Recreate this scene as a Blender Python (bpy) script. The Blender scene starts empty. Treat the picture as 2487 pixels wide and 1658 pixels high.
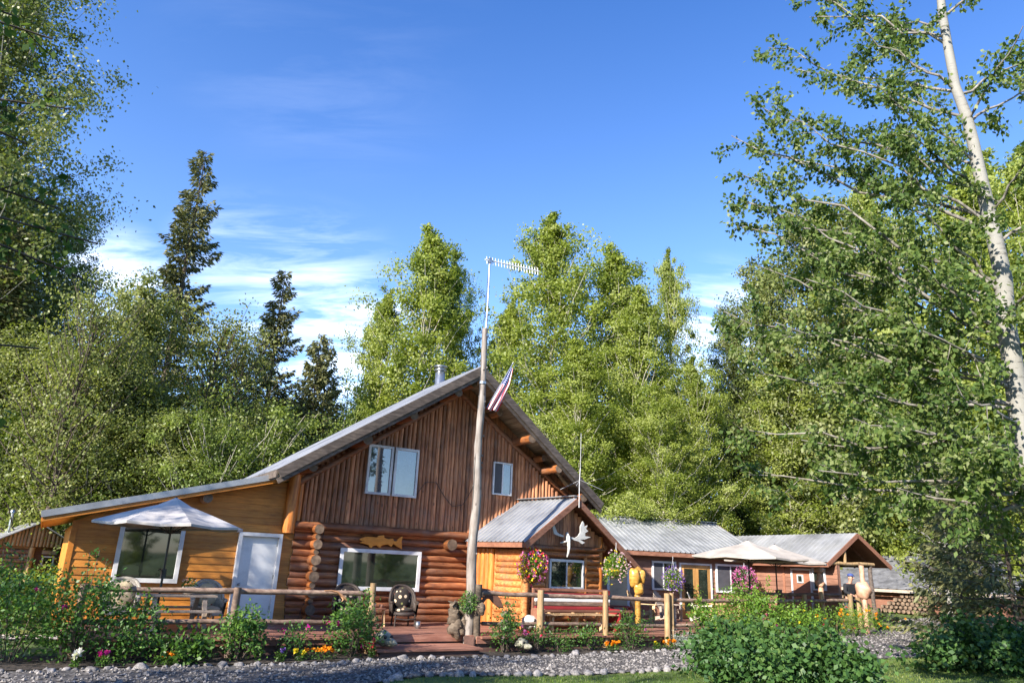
import bpy, math, random
import numpy as np
from math import sin, cos, radians, pi, hypot
from mathutils import Matrix, Vector
random.seed(7); RNG = np.random.default_rng(7)
SC = bpy.context.scene; COL = SC.collection

# ---------------------------------------------------------------- camera, sky, sun, exposure
CAM_H = 2.07; FL = 25.5/18; PITCH = radians(17.2); ROLL = radians(2.575)
_cp, _sp = cos(PITCH), sin(PITCH); _c, _s = cos(ROLL), sin(ROLL)
CR = np.array([[_c,-_s,0],[_s,_c,0],[0,0,1]]) @ np.array([[1,0,0],[0,_sp,-_cp],[0,_cp,_sp]])   # rows right, down, forward
cd = bpy.data.cameras.new('camera'); cam = bpy.data.objects.new('camera', cd); COL.objects.link(cam); SC.camera = cam
cd.lens = 25.5; cd.sensor_width = 36; cd.clip_end = 2000; cd.clip_start = .05
cam.matrix_world = Matrix([[CR[0,i], -CR[1,i], -CR[2,i], (0,0,CAM_H)[i]] for i in range(3)] + [[0,0,0,1]])
SUN = np.array([-.63*cos(radians(29.5)), -.777*cos(radians(29.5)), sin(radians(29.5))])   # towards the sun
W = bpy.data.worlds.new('World'); SC.world = W; W.use_nodes = True
nt = W.node_tree; nt.nodes.clear(); L = nt.links.new
def N(t, **k):
    n = nt.nodes.new(t)
    for a, b in k.items(): setattr(n, a, b)
    return n
out = N('ShaderNodeOutputWorld'); bg = N('ShaderNodeBackground'); bg.inputs[1].default_value = .15
sky = N('ShaderNodeTexSky', sky_type='NISHITA', sun_disc=False, sun_elevation=radians(29.5), sun_rotation=radians(219), altitude=100, air_density=1.0, dust_density=.35, ozone_density=2.6)
tc = N('ShaderNodeTexCoord'); sep = N('ShaderNodeSeparateXYZ'); L(tc.outputs['Generated'], sep.inputs[0])
mp = N('ShaderNodeMapping'); mp.inputs['Rotation'].default_value = (0,0,radians(-38)); mp.inputs['Scale'].default_value = (1.0,4.2,2.0)
dv = N('ShaderNodeVectorMath', operation='DIVIDE'); cz = N('ShaderNodeCombineXYZ'); za = N('ShaderNodeMath', operation='ADD'); za.inputs[1].default_value = .25
L(sep.outputs[2], za.inputs[0])
for i in range(3): L(za.outputs[0], cz.inputs[i])
L(tc.outputs['Generated'], dv.inputs[0]); L(cz.outputs[0], dv.inputs[1]); L(dv.outputs[0], mp.inputs[0])
n1 = N('ShaderNodeTexNoise'); n1.inputs['Scale'].default_value = 2.4; n1.inputs['Detail'].default_value = 9; n1.inputs['Roughness'].default_value = .62; n1.inputs['Distortion'].default_value = .5
L(mp.outputs[0], n1.inputs['Vector'])
rp = N('ShaderNodeValToRGB'); rp.color_ramp.elements[0].position = .40; rp.color_ramp.elements[1].position = .72
L(n1.outputs[0], rp.inputs[0])
hr = N('ShaderNodeValToRGB')      # clouds gather low, thin out overhead
hr.color_ramp.elements[0].position = .02; hr.color_ramp.elements[0].color = (1,1,1,1); hr.color_ramp.elements[1].position = .62; hr.color_ramp.elements[1].color = (.12,.12,.12,1)
e_ = hr.color_ramp.elements.new(.40); e_.color = (.75,.75,.75,1)
L(sep.outputs[2], hr.inputs[0])
mm = N('ShaderNodeMath', operation='MULTIPLY'); L(rp.outputs[0], mm.inputs[0]); L(hr.outputs[0], mm.inputs[1])
def wisp(v, r, k_):      # a patch of high cloud around one direction of the sky
    d = N('ShaderNodeVectorMath', operation='DISTANCE'); d.inputs[1].default_value = v; L(tc.outputs['Generated'], d.inputs[0]); q = N('ShaderNodeMapRange'); q.inputs[1].default_value = r; q.inputs[2].default_value = r*.25; q.inputs[3].default_value = 0; q.inputs[4].default_value = k_; q.interpolation_type = 'SMOOTHSTEP'; L(d.outputs['Value'], q.inputs[0]); return q.outputs[0]
def ddir(x, y): v = CR.T @ np.array([(x-1243.5)/1243.5, (y-829)/1243.5, FL]); return tuple(v/np.linalg.norm(v))
acc = None
for x, y, r, k_ in ((600,650,.12,.35),(740,740,.16,.5),(850,830,.14,.75),(280,700,.09,.8),(1740,800,.11,.8),(800,20,.24,.16)):
    w_ = wisp(ddir(x, y), r, k_)
    if acc is None: acc = w_
    else: a_ = N('ShaderNodeMath', operation='MAXIMUM'); L(acc, a_.inputs[0]); L(w_, a_.inputs[1]); acc = a_.outputs[0]
m3 = N('ShaderNodeMath', operation='MULTIPLY'); L(acc, m3.inputs[1]); L(mm.outputs[0], m3.inputs[0])
mx = N('ShaderNodeMix', data_type='RGBA'); L(m3.outputs[0], mx.inputs[0]); tn = N('ShaderNodeMix', data_type='RGBA', blend_type='MULTIPLY'); tn.inputs[0].default_value = 1; tg = N('ShaderNodeValToRGB'); tg.color_ramp.elements[0].position = .05; tg.color_ramp.elements[0].color = (.70,.73,.82,1); tg.color_ramp.elements[1].position = .78; tg.color_ramp.elements[1].color = (.18,.37,.64,1); L(sep.outputs[2], tg.inputs[0]); L(tg.outputs[0], tn.inputs[7]); L(sky.outputs[0], tn.inputs[6]); L(tn.outputs[2], mx.inputs[6]); mx.inputs[7].default_value = (6.6,6.9,7.4,1)
L(mx.outputs[2], bg.inputs[0]); L(bg.outputs[0], out.inputs[0])
sd = bpy.data.lights.new('sun', 'SUN'); sd.energy = 4.0; sd.angle = radians(.5); sd.color = (1,.93,.82)
so = bpy.data.objects.new('sun', sd); COL.objects.link(so); so.location = (-20,-20,30)
so.rotation_euler = Vector(SUN).to_track_quat('Z','Y').to_euler()
SC.view_settings.view_transform = 'Standard'; SC.view_settings.look = 'None'; SC.view_settings.gamma = 1; SC.view_settings.exposure = 1.68
SC.cycles.max_bounces = 6; SC.cycles.transparent_max_bounces = 4; SC.cycles.use_denoising = True

# ---------------------------------------------------------------- frames and points
HO = np.array([-6.7895, 19.3380]); HY = radians(31.3)       # house origin and yaw; u along the facade, w in front of it
HE = np.array([cos(HY), sin(HY)]); HN = np.array([sin(HY), -cos(HY)])
def hw(u, w, z=0.): p = HO + HE*u + HN*w; return (p[0], p[1], z)
def ray(x, y): return CR.T @ np.array([(x-1243.5)/1243.5, (y-829)/1243.5, FL])
def far(x, y, d):                    # point seen at photo pixel (x,y), d metres away on the ground plan
    r = ray(x, y); r = r*(d/hypot(r[0], r[1])); return (r[0], r[1], r[2]+CAM_H)
def onw(x, y, w):                    # (u,w,z) of the point seen at a photo pixel on the vertical plane w in front of the facade
    r = ray(x, y); p0 = HO + HN*w; t = (HN@p0)/(HN@r[:2]); p = r*t; return float((p[:2]-HO)@HE), w, float(p[2]+CAM_H)
def onwx(x, y, w): return hw(*onw(x, y, w))
def ss(a, b, x): t = min(1, max(0, (x-a)/(b-a))); return t*t*(3-2*t)
def gz(x, y): return .08 + .5*ss(1, 17, x) + .3*ss(24, 36, y)*ss(2, 14, x) + .02*sin(x*.9)*sin(y*.7)

# ---------------------------------------------------------------- materials
def newmat(name):
    m = bpy.data.materials.new(name); m.use_nodes = True; t = m.node_tree; t.nodes.clear()
    o = t.nodes.new('ShaderNodeOutputMaterial'); b = t.nodes.new('ShaderNodeBsdfPrincipled'); t.links.new(b.outputs[0], o.inputs[0]); return m, t, b, o
def node(t, k, **kw):
    n = t.nodes.new(k)
    for a, b in kw.items(): setattr(n, a, b)
    return n
def ramp(t, fac, stops):
    r = node(t, 'ShaderNodeValToRGB'); cr = r.color_ramp
    while len(cr.elements) < len(stops): cr.elements.new(.5)
    for e, (p, c) in zip(cr.elements, stops): e.position = p; e.color = (*c, 1)
    t.links.new(fac, r.inputs[0]); return r.outputs[0]
def noise(t, scale, sc3=(1,1,1), detail=5, rough=.6, coord='Object'):
    c = node(t, 'ShaderNodeTexCoord'); m = node(t, 'ShaderNodeMapping'); m.inputs['Scale'].default_value = sc3
    n = node(t, 'ShaderNodeTexNoise'); n.inputs['Scale'].default_value = scale; n.inputs['Detail'].default_value = detail; n.inputs['Roughness'].default_value = rough
    t.links.new(c.outputs[coord], m.inputs[0]); t.links.new(m.outputs[0], n.inputs['Vector']); return n.outputs[0]
def mixc(t, fac, a, b, mode='MIX'):
    m = node(t, 'ShaderNodeMix', data_type='RGBA', blend_type=mode)
    for i, v in ((0, fac), (6, a), (7, b)):
        if isinstance(v, (int, float)): m.inputs[i].default_value = v
        elif isinstance(v, tuple): m.inputs[i].default_value = (*v, 1)
        else: t.links.new(v, m.inputs[i])
    return m.outputs[2]
def bump(t, b, h, s=.3, d=.02):
    n = node(t, 'ShaderNodeBump'); n.inputs['Strength'].default_value = s; n.inputs['Distance'].default_value = d
    t.links.new(h, n.inputs['Height']); t.links.new(n.outputs[0], b.inputs['Normal'])
def attr(t, name='rnd'):
    return node(t, 'ShaderNodeAttribute', attribute_name=name).outputs['Fac']
def mat(name, cols, scale=3, sc3=(1,1,1), rough=.7, var=.35, bmp=.3, bd=.01, metal=0, spec=.4, detail=6, knots=False):
    """noise-mottled colour between cols, brightness varied per piece by the rnd attribute"""
    m, t, b, o = newmat(name); n = noise(t, scale, sc3, detail)
    k = len(cols); c = ramp(t, n, [(.28+.44*i/max(1, k-1), cols[i]) for i in range(k)]) if k > 1 else None
    if c is None: c = ramp(t, n, [(.3, tuple(v*.85 for v in cols[0])), (.7, tuple(min(1, v*1.1) for v in cols[0]))])
    if var:
        r = ramp(t, attr(t), [(0, (1-var,)*3), (1, (1+var*.6,)*3)]); c = mixc(t, 1., c, r, 'MULTIPLY')
    wear = noise(t, .9, (1,1,1.3), 7, .65); c = mixc(t, 1., c, ramp(t, wear, [(.32, (.66,.66,.68)), (.52, (1,1,1)), (.70, (1.14,1.12,1.08))]), 'MULTIPLY')
    if knots:
        tc_ = node(t, 'ShaderNodeTexCoord'); mp_ = node(t, 'ShaderNodeMapping'); mp_.inputs['Scale'].default_value = tuple(2.2+.35*v for v in sc3); vo = node(t, 'ShaderNodeTexVoronoi'); vo.inputs['Scale'].default_value = 1.0
        t.links.new(tc_.outputs['Object'], mp_.inputs[0]); t.links.new(mp_.outputs[0], vo.inputs['Vector']); c = mixc(t, 1., c, ramp(t, vo.outputs['Distance'], [(.06, (.30,.26,.24)), (.15, (1,1,1))]), 'MULTIPLY')
        gr = ramp(t, noise(t, 1.6, (1,1,1), 8, .7), [(.50, (0,0,0)), (.72, (.55,.55,.55))]); c = mixc(t, gr, c, (.20,.155,.125))
    t.links.new(c, b.inputs['Base Color']); b.inputs['Roughness'].default_value = rough; b.inputs['Metallic'].default_value = metal
    b.inputs['Specular IOR Level'].default_value = spec
    if bmp: bump(t, b, n, bmp, bd)
    return m
def leafmat(name, cols, trans=.35, rough=.45, spec=.35):
    m, t, b, o = newmat(name)
    k = len(cols); c = ramp(t, attr(t), [(i/max(1, k-1), cols[i]) for i in range(k)])
    t.links.new(c, b.inputs['Base Color']); b.inputs['Roughness'].default_value = rough; b.inputs['Specular IOR Level'].default_value = spec
    tr = node(t, 'ShaderNodeBsdfTranslucent'); c2 = mixc(t, 1., c, (1.15,1.25,.55), 'MULTIPLY'); t.links.new(c2, tr.inputs[0])
    ms = node(t, 'ShaderNodeMixShader'); ms.inputs[0].default_value = trans
    t.links.new(b.outputs[0], ms.inputs[1]); t.links.new(tr.outputs[0], ms.inputs[2]); t.links.new(ms.outputs[0], o.inputs[0]); return m
def glass(name, col=(.012,.016,.012), ior=1.9, rough=.03):
    m, t, b, o = newmat(name); n = noise(t, 2.2, (1,1,1), 3)
    t.links.new(ramp(t, n, [(.35, col), (.7, tuple(v*2.2 for v in col))]), b.inputs['Base Color'])
    b.inputs['Roughness'].default_value = rough; b.inputs['IOR'].default_value = ior; bump(t, b, noise(t, .9, (1,1,1), 1), .05, .01); return m

M = {}
M['log_h'] = mat('stained_log', [(.10,.034,.016),(.30,.105,.042),(.46,.20,.085)], 2.2, (1,9,9), .55, .5, .5, .012, knots=True)
M['log_v'] = mat('stained_pole', [(.16,.058,.03),(.41,.165,.075),(.58,.28,.14)], 2.2, (9,9,.9), .6, .5, .5, .012, knots=True)
M['log_y'] = mat('stained_log_deep', [(.11,.035,.014),(.30,.10,.03),(.45,.17,.05)], 2.2, (9,1,9), .45, .45, .5, .012, knots=True)
M['log_porch'] = mat('porch_log', [(.22,.065,.018),(.46,.17,.05),(.60,.27,.10)], 2.2, (1.5,7,9), .45, .35, .4, .012, knots=True)
M['log_orange'] = mat('orange_log', [(.26,.075,.016),(.50,.17,.035),(.60,.24,.06)], 2.5, (8,8,1), .42, .3, .4, .01)
M['endgrain'] = mat('end_grain', [(.08,.052,.035),(.17,.115,.078),(.27,.19,.13)], 9, (1,1,1), .85, .35, .5, .01)
M['rail'] = mat('weathered_rail', [(.10,.065,.05),(.23,.15,.11),(.36,.26,.19)], 2.6, (2,6,6), .75, .35, .5, .012)
M['post'] = mat('peeled_post', [(.19,.115,.055),(.36,.23,.11),(.48,.33,.17)], 3, (6,6,1), .6, .35, .4, .01, knots=True)
M['pale_pole'] = mat('grey_pole', [(.12,.098,.083),(.24,.205,.18),(.33,.30,.27)], 2.6, (6,6,.8), .75, .2, .5, .012, knots=True)
M['burl'] = mat('varnished_burl', [(.26,.115,.02),(.44,.23,.04),(.54,.31,.06)], 5, (1,1,3), .38, .25, .4, .02, spec=.6)
M['burl_pink'] = mat('peeled_burl', [(.34,.17,.10),(.52,.30,.20),(.62,.40,.28)], 5, (1,1,1), .5, .2, .4, .02)
M['drift'] = mat('driftwood', [(.04,.03,.022),(.13,.095,.065),(.25,.195,.14)], 7, (1,1,2), .85, .3, .9, .03)
M['siding_orange'] = mat('orange_siding', [(.36,.125,.018),(.52,.20,.030),(.60,.25,.045)], 2.4, (1.2,8,12), .55, .26, .3, .006)
M['orange_board'] = mat('orange_board', [(.40,.13,.015),(.52,.20,.03)], 2.5, (1,6,6), .5, .15, .2, .004)
M['siding_brown'] = mat('brown_siding', [(.19,.090,.058),(.25,.122,.080),(.29,.15,.10)], 2.4, (1.2,8,12), .62, .26, .3, .006)
M['brown_trim'] = mat('brown_trim', [(.20,.082,.048),(.30,.135,.082)], 3, (1,6,6), .6, .2, .3, .006)
M['fascia'] = mat('weathered_fascia', [(.045,.034,.028),(.10,.077,.063),(.18,.14,.115)], 2.4, (1.4,7,7), .8, .25, .6, .012)
M['fascia_brown'] = mat('brown_fascia', [(.15,.062,.036),(.25,.11,.065),(.32,.16,.10)], 2.4, (2,6,6), .7, .2, .5, .01)
M['soffit'] = mat('soffit_board', [(.12,.08,.05),(.27,.19,.12),(.38,.29,.19)], 2, (8,.6,8), .75, .4, .5, .01)
M['metal'] = mat('ribbed_metal', [(.24,.245,.26),(.33,.335,.35),(.39,.395,.41)], 1.4, (1,1,1), .42, .06, .1, .004, metal=.4, spec=.5)
M['metal_old'] = mat('dull_metal', [(.17,.17,.165),(.25,.25,.25),(.31,.31,.315)], 1.2, (1,1,1), .55, .12, .1, .004, metal=.2)
M['steel'] = mat('pipe_steel', [(.32,.33,.34),(.5,.51,.52)], 6, (1,1,1), .3, .1, .1, .004, metal=.85)
M['white'] = mat('white_paint', [(.56,.56,.58),(.64,.64,.65)], 4, (1,1,1), .45, .04, .05, .002)
M['door_white'] = mat('white_door', [(.62,.62,.63),(.68,.68,.69)], 2, (1,1,1), .4, 0, .03, .002)
M['tan_door'] = mat('tan_door', [(.40,.31,.20),(.46,.36,.24)], 2, (1,1,1), .5, 0, .03, .002)
M['fir'] = mat('fir_frame', [(.34,.17,.05),(.50,.28,.10)], 3, (6,6,1), .4, .15, .2, .004)
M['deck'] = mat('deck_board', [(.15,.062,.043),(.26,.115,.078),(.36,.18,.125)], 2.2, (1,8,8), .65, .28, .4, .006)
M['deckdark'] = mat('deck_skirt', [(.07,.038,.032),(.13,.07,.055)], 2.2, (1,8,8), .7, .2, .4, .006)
M['cedar'] = mat('cedar_board', [(.42,.24,.11),(.58,.38,.20),(.66,.46,.27)], 3, (3,3,3), .6, .22, .25, .004)
M['cedar_grey'] = mat('grey_cedar', [(.30,.23,.18),(.45,.37,.30)], 3, (3,3,3), .7, .2, .3, .004)
M['cream'] = mat('cream_paint', [(.66,.60,.46),(.76,.71,.58)], 3, (1,1,1), .55, .1, .1, .002)
M['canvas'] = mat('umbrella_canvas', [(.36,.315,.27),(.42,.375,.33)], 3, (1,1,1), .85, .06, .15, .004)
M['canvas_grey'] = mat('pale_canvas', [(.40,.37,.35),(.48,.45,.43)], 3, (1,1,1), .85, .06, .15, .004)
M['black'] = mat('black_metal', [(.012,.012,.013),(.03,.03,.03)], 5, (1,1,1), .4, .1, .05, .002)
M['bone'] = mat('bleached_bone', [(.36,.34,.31),(.52,.51,.48),(.60,.59,.56)], 6, (1,1,1), .6, .1, .3, .01)
M['bone_old'] = mat('mossy_bone', [(.10,.11,.06),(.34,.32,.24),(.52,.48,.38)], 9, (1,1,1), .8, .2, .4, .01)
M['antler'] = mat('brown_antler', [(.20,.10,.05),(.40,.21,.11),(.50,.30,.17)], 5, (1,1,1), .5, .1, .3, .01)
M['fish'] = mat('carved_fish', [(.62,.20,.018),(.78,.30,.03)], 5, (1,1,4), .45, .1, .3, .006)
M['red'] = mat('red_cushion', [(.20,.012,.016),(.30,.025,.03)], 4, (1,1,1), .8, .2, .2, .005)
M['whitecloth'] = mat('white_cushion', [(.62,.62,.62),(.74,.73,.72)], 4, (1,1,1), .85, .05, .2, .005)
M['redpaint'] = mat('maroon_paint', [(.17,.010,.016),(.26,.02,.028)], 4, (1,1,1), .4, .1, .1, .003)
M['clay'] = mat('terracotta', [(.36,.17,.10),(.48,.25,.16)], 5, (1,1,1), .75, .1, .2, .004)
M['claypale'] = mat('pale_pot', [(.52,.42,.34),(.62,.52,.43)], 5, (1,1,1), .7, .1, .2, .004)
M['stone'] = mat('river_stone', [(.12,.115,.115),(.22,.205,.20),(.33,.30,.29)], 4, (1,1,1), .8, .5, .5, .02)
M['rust'] = mat('rusty_steel', [(.12,.055,.035),(.22,.11,.075)], 5, (1,1,1), .75, .1, .3, .006)
M['shake'] = mat('shed_roof', [(.07,.07,.075),(.14,.14,.15),(.22,.22,.235)], 3, (1,1,1), .8, .2, .3, .01)
M['wicker'] = mat('pale_wicker', [(.30,.26,.22),(.52,.47,.41)], 30, (1,1,1), .7, .1, .8, .01)
M['wicker_dark'] = mat('dark_wicker', [(.02,.014,.012),(.07,.05,.04)], 30, (1,1,1), .6, .1, .8, .01)
M['stem'] = mat('green_stem', [(.05,.07,.02),(.12,.12,.05)], 5, (1,1,1), .7, .2, 0)
M['twig'] = mat('twig', [(.07,.05,.04),(.17,.13,.10)], 5, (1,1,1), .85, .2, 0)
M['paver'] = mat('concrete_path', [(.32,.30,.28),(.46,.44,.41)], 4, (1,1,1), .85, .1, .3, .01)
M['skin'] = mat('skin', [(.42,.22,.15),(.50,.28,.19)], 6, (1,1,1), .55, 0, 0)
M['jacket'] = mat('dark_jacket', [(.010,.011,.014),(.02,.02,.025)], 6, (1,1,1), .85, 0, .2, .01)
M['jeans'] = mat('dark_jeans', [(.02,.025,.04),(.04,.05,.08)], 6, (1,1,1), .85, 0, .2, .01)
M['cap'] = mat('blue_cap', [(.03,.05,.16),(.05,.08,.24)], 6, (1,1,1), .8, 0, 0)
M['glass'] = glass('window_glass'); M['glass_up'] = glass('sky_glass', (.05,.06,.07), 2.6, .02)
M['screen'] = mat('insect_screen', [(.045,.045,.055),(.07,.07,.08)], 3, (1,1,1), .6, 0, 0)
def floral(name, ground):
    m, t, b, o = newmat(name); c = node(t, 'ShaderNodeTexCoord')
    v = node(t, 'ShaderNodeTexVoronoi'); v.inputs['Scale'].default_value = 7.5; t.links.new(c.outputs['Object'], v.inputs['Vector'])
    pet = node(t, 'ShaderNodeSeparateColor'); t.links.new(v.outputs['Color'], pet.inputs[0])
    fl = ramp(t, pet.outputs[0], [(0, (.34,.06,.03)), (.3, (.42,.10,.05)), (.34, (.66,.50,.32)), (.7, (.70,.56,.40)), (.74, (.22,.22,.06)), (1, (.30,.30,.10))])
    d = ramp(t, v.outputs['Distance'], [(.30, (0,0,0)), (.37, (1,1,1))]); d2 = ramp(t, v.outputs['Distance'], [(.05, (1,1,1)), (.10, (0,0,0))])
    cc = mixc(t, d2, fl, (.30,.12,.03)); t.links.new(mixc(t, d, cc, ground), b.inputs['Base Color']); b.inputs['Roughness'].default_value = .85; return m
M['floral_dark'] = floral('dark_floral', (.025,.018,.014)); M['floral_pale'] = floral('pale_floral', (.45,.36,.24))
def barkmat(name, base, dark, sc=(3,3,14)):
    m, t, b, o = newmat(name); n = noise(t, 1.3, sc, 6, .7); n2 = noise(t, 2.5, (1,1,1), 5)
    c = ramp(t, n, [(.34, dark), (.44, base), (1, base)]); c = mixc(t, ramp(t, n2, [(.35, (.62,.62,.6)), (.65, (1,1,1))]), tuple(v*.6 for v in base), c)
    t.links.new(c, b.inputs['Base Color']); b.inputs['Roughness'].default_value = .8; bump(t, b, n, .4, .02); return m
M['bark_white'] = barkmat('white_bark', (.235,.225,.20), (.05,.042,.034), (2,2,9)); M['bark_pale'] = barkmat('pale_bark', (.46,.42,.34), (.10,.085,.07))
M['limb_bark'] = mat('grey_limb_bark', [(.08,.07,.06),(.20,.18,.155),(.33,.305,.27)], 4, (2,2,2), .85, .1, .4, .01)
M['bark_dark'] = mat('dark_bark', [(.05,.035,.028),(.13,.10,.08)], 3, (6,6,1), .9, .1, .6, .03)
M['lf_poplar'] = leafmat('poplar_leaf', [(.12,.16,.022),(.21,.255,.038),(.29,.33,.065),(.38,.41,.15)], .5)
M['lf_poplar2'] = leafmat('cottonwood_leaf', [(.05,.085,.020),(.095,.135,.026),(.15,.19,.045),(.26,.29,.12)], .36, .38)
M['lf_near'] = leafmat('near_leaf', [(.035,.075,.02),(.06,.115,.028),(.10,.16,.035),(.14,.19,.05)], .35, .6, .15)
M['lf_near2'] = leafmat('front_cottonwood_leaf', [(.05,.095,.025),(.10,.155,.038),(.17,.22,.06),(.28,.31,.15)], .42, .55, .2)
M['lf_alder'] = leafmat('alder_leaf', [(.06,.09,.016),(.12,.165,.026),(.18,.225,.04),(.26,.29,.09)], .4)
M['lf_birch'] = leafmat('birch_leaf', [(.06,.085,.020),(.115,.145,.032),(.18,.20,.055),(.26,.27,.12)], .36)
M['lf_olive'] = leafmat('olive_leaf', [(.09,.115,.028),(.16,.185,.045),(.23,.25,.07),(.30,.30,.12)], .42)
M['lf_spruce'] = leafmat('spruce_needle', [(.045,.055,.022),(.095,.105,.038),(.16,.16,.06),(.24,.22,.10)], .18, .6)
M['lf_spruce2'] = leafmat('young_spruce_needle', [(.07,.08,.03),(.14,.145,.055),(.21,.205,.08)], .18, .6)
M['lf_bush'] = leafmat('bush_leaf', [(.028,.07,.016),(.055,.12,.02),(.10,.19,.03)], .28)
M['lf_rose'] = leafmat('rose_leaf', [(.03,.075,.020),(.052,.125,.026),(.09,.19,.035),(.17,.28,.045)], .32)
M['lf_lime'] = leafmat('lime_leaf', [(.07,.15,.02),(.13,.24,.03),(.22,.31,.04)], .35)
M['lf_currant'] = leafmat('currant_leaf', [(.025,.065,.02),(.042,.10,.025),(.068,.14,.032),(.11,.18,.045)], .3, .5)
M['lf_silver'] = leafmat('silver_leaf', [(.28,.33,.28),(.42,.47,.42)], .2)
M['lf_fern'] = leafmat('fern_leaf', [(.10,.15,.02),(.22,.24,.05)], .35)
def petal(name, cols): return leafmat(name, cols, .3, .6, .2)
M['p_pink'] = petal('pink_petal', [(.42,.05,.22),(.62,.14,.42),(.72,.36,.60)]); M['p_magenta'] = petal('magenta_petal', [(.32,.01,.13),(.52,.03,.30)])
M['p_red'] = petal('red_petal', [(.52,.02,.03),(.68,.06,.05),(.60,.05,.25)]); M['p_purple'] = petal('purple_petal', [(.07,.02,.25),(.17,.06,.45),(.42,.30,.62)])
M['p_orange'] = petal('orange_petal', [(.75,.22,.01),(.82,.36,.015)]); M['p_yellow'] = petal('yellow_petal', [(.72,.55,.02),(.80,.66,.04)])
M['p_white'] = petal('white_petal', [(.66,.62,.64),(.78,.76,.76)]); M['p_rose'] = petal('blush_petal', [(.55,.34,.40),(.70,.52,.58)])

# ---------------------------------------------------------------- mesh helpers
def link(name, me, mats, parent=None):
    for m in mats: me.materials.append(M[m] if isinstance(m, str) else m)
    o = bpy.data.objects.new(name, me); COL.objects.link(o)
    if parent is not None: o.parent = parent
    return o
def tag(o, label=None, cat=None, group=None, kind=None):
    if label: o['label'] = label
    if cat: o['category'] = cat
    if group: o['group'] = group
    if kind: o['kind'] = kind
    return o
def thing(name, loc, rz, label, cat, group=None, scale=1):
    o = bpy.data.objects.new(name, None); COL.objects.link(o); o.location = loc; o.rotation_euler = (0,0,rz); o.scale = (scale,)*3
    o.empty_display_size = .2; return tag(o, label, cat, group)
def copy_tree(o, parent=None, loc=None, rz=None, label=None, scale=None):
    c = o.copy(); COL.objects.link(c); c.parent = parent
    if loc is not None: c.location = loc
    if rz is not None: c.rotation_euler = (0,0,rz)
    if scale is not None: c.scale = (scale,)*3
    if label: c['label'] = label
    for ch in list(o.children): copy_tree(ch, c)
    return c
class MB:
    def __init__(s): s.v=[]; s.f=[]; s.r=[]; s.m=[]; s.s=[]; s.uv=None
    def add(s, vs, fs, rnd=None, mi=0, smooth=False):
        b = len(s.v); s.v += [tuple(map(float, p)) for p in vs]; r = random.random() if rnd is None else rnd
        for f in fs: s.f.append([b+i for i in f]); s.r.append(r); s.m.append(mi); s.s.append(smooth)
    def box(s, x0, x1, y0, y1, z0, z1, rnd=None, mi=0):
        s.add([(x,y,z) for x in (x0,x1) for y in (y0,y1) for z in (z0,z1)], [(0,1,3,2),(4,6,7,5),(0,4,5,1),(2,3,7,6),(0,2,6,4),(1,5,7,3)], rnd, mi)
    def beam(s, a, b, w, h, up=(0,0,1), rnd=None, mi=0):
        a = np.array(a, float); b = np.array(b, float); d = b-a; d /= np.linalg.norm(d); up = np.array(up, float)
        sd_ = np.cross(d, up); sd_ /= np.linalg.norm(sd_); u = np.cross(sd_, d)
        vs = [p + sd_*i*w/2 + u*j*h/2 for p in (a, b) for i in (-1,1) for j in (-1,1)]
        s.add(vs, [(0,1,3,2),(4,6,7,5),(0,4,5,1),(2,3,7,6),(0,2,6,4),(1,5,7,3)], rnd, mi)
    def tube(s, pts, rad, n=8, rnd=None, mi=0, cap=None, smooth=True, jit=0, squash=1):
        pts = np.array(pts, float); k = len(pts); rad = np.full(k, rad, float) if np.isscalar(rad) else np.array(rad, float)
        t = np.gradient(pts, axis=0); t /= np.linalg.norm(t, axis=1)[:,None] + 1e-9
        ref = np.array([0,0,1.]) if abs(t[0][2]) < .8 else np.array([1.,0,0]); vs = []
        for i in range(k):
            x = np.cross(t[i], ref); x /= np.linalg.norm(x) + 1e-9; y = np.cross(t[i], x); ref = np.cross(x, t[i]) if k > 2 else ref
            for j in range(n):
                a = 2*pi*j/n; q = rad[i]*(1 + (random.uniform(-jit, jit) if jit else 0)); vs.append(pts[i] + x*cos(a)*q + y*sin(a)*q*squash)
        fs = [(i*n+j, i*n+(j+1)%n, (i+1)*n+(j+1)%n, (i+1)*n+j) for i in range(k-1) for j in range(n)]
        r = random.random() if rnd is None else rnd; s.add(vs, fs, r, mi, smooth)
        for e in (0, k-1): s.add(vs[e*n:(e+1)*n], [tuple(range(n)) if e else tuple(range(n))[::-1]], r, mi if cap is None else cap, False)
    def log(s, a, b, r, n=10, taper=.04, wob=.012, mi=0, cap=1, rnd=None):
        a = np.array(a, float); b = np.array(b, float); Ln = np.linalg.norm(b-a); k = max(3, int(Ln/.35)+1)
        pts = [a+(b-a)*i/(k-1) + np.array([random.uniform(-wob, wob) for _ in range(3)])*(0 < i < k-1) for i in range(k)]
        s.tube(pts, [r*(1-taper*i/(k-1))*random.uniform(.94, 1.05) for i in range(k)], n, rnd, mi, cap, True, .03)
    def blob(s, c, r, seg=10, rings=7, amp=.15, rnd=None, mi=0):
        c = np.array(c, float); r = np.array(r if hasattr(r, '__len__') else (r,)*3, float); ph = [random.uniform(0, 6) for _ in range(6)]; vs = []
        for i in range(rings+1):
            th = pi*i/rings
            for j in range(seg):
                a = 2*pi*j/seg; d = np.array([sin(th)*cos(a), sin(th)*sin(a), cos(th)])
                q = 1 + amp*(sin(2.3*d[0]*2+ph[0])*sin(2.1*d[1]*2+ph[1]) + .6*sin(4.7*d[2]+ph[2]+d[0]*3))
                vs.append(c + d*r*q)
        fs = [(i*seg+j, (i+1)*seg+j, (i+1)*seg+(j+1)%seg, i*seg+(j+1)%seg) for i in range(rings) for j in range(seg)]
        s.add(vs, fs, rnd, mi, True)
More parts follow.
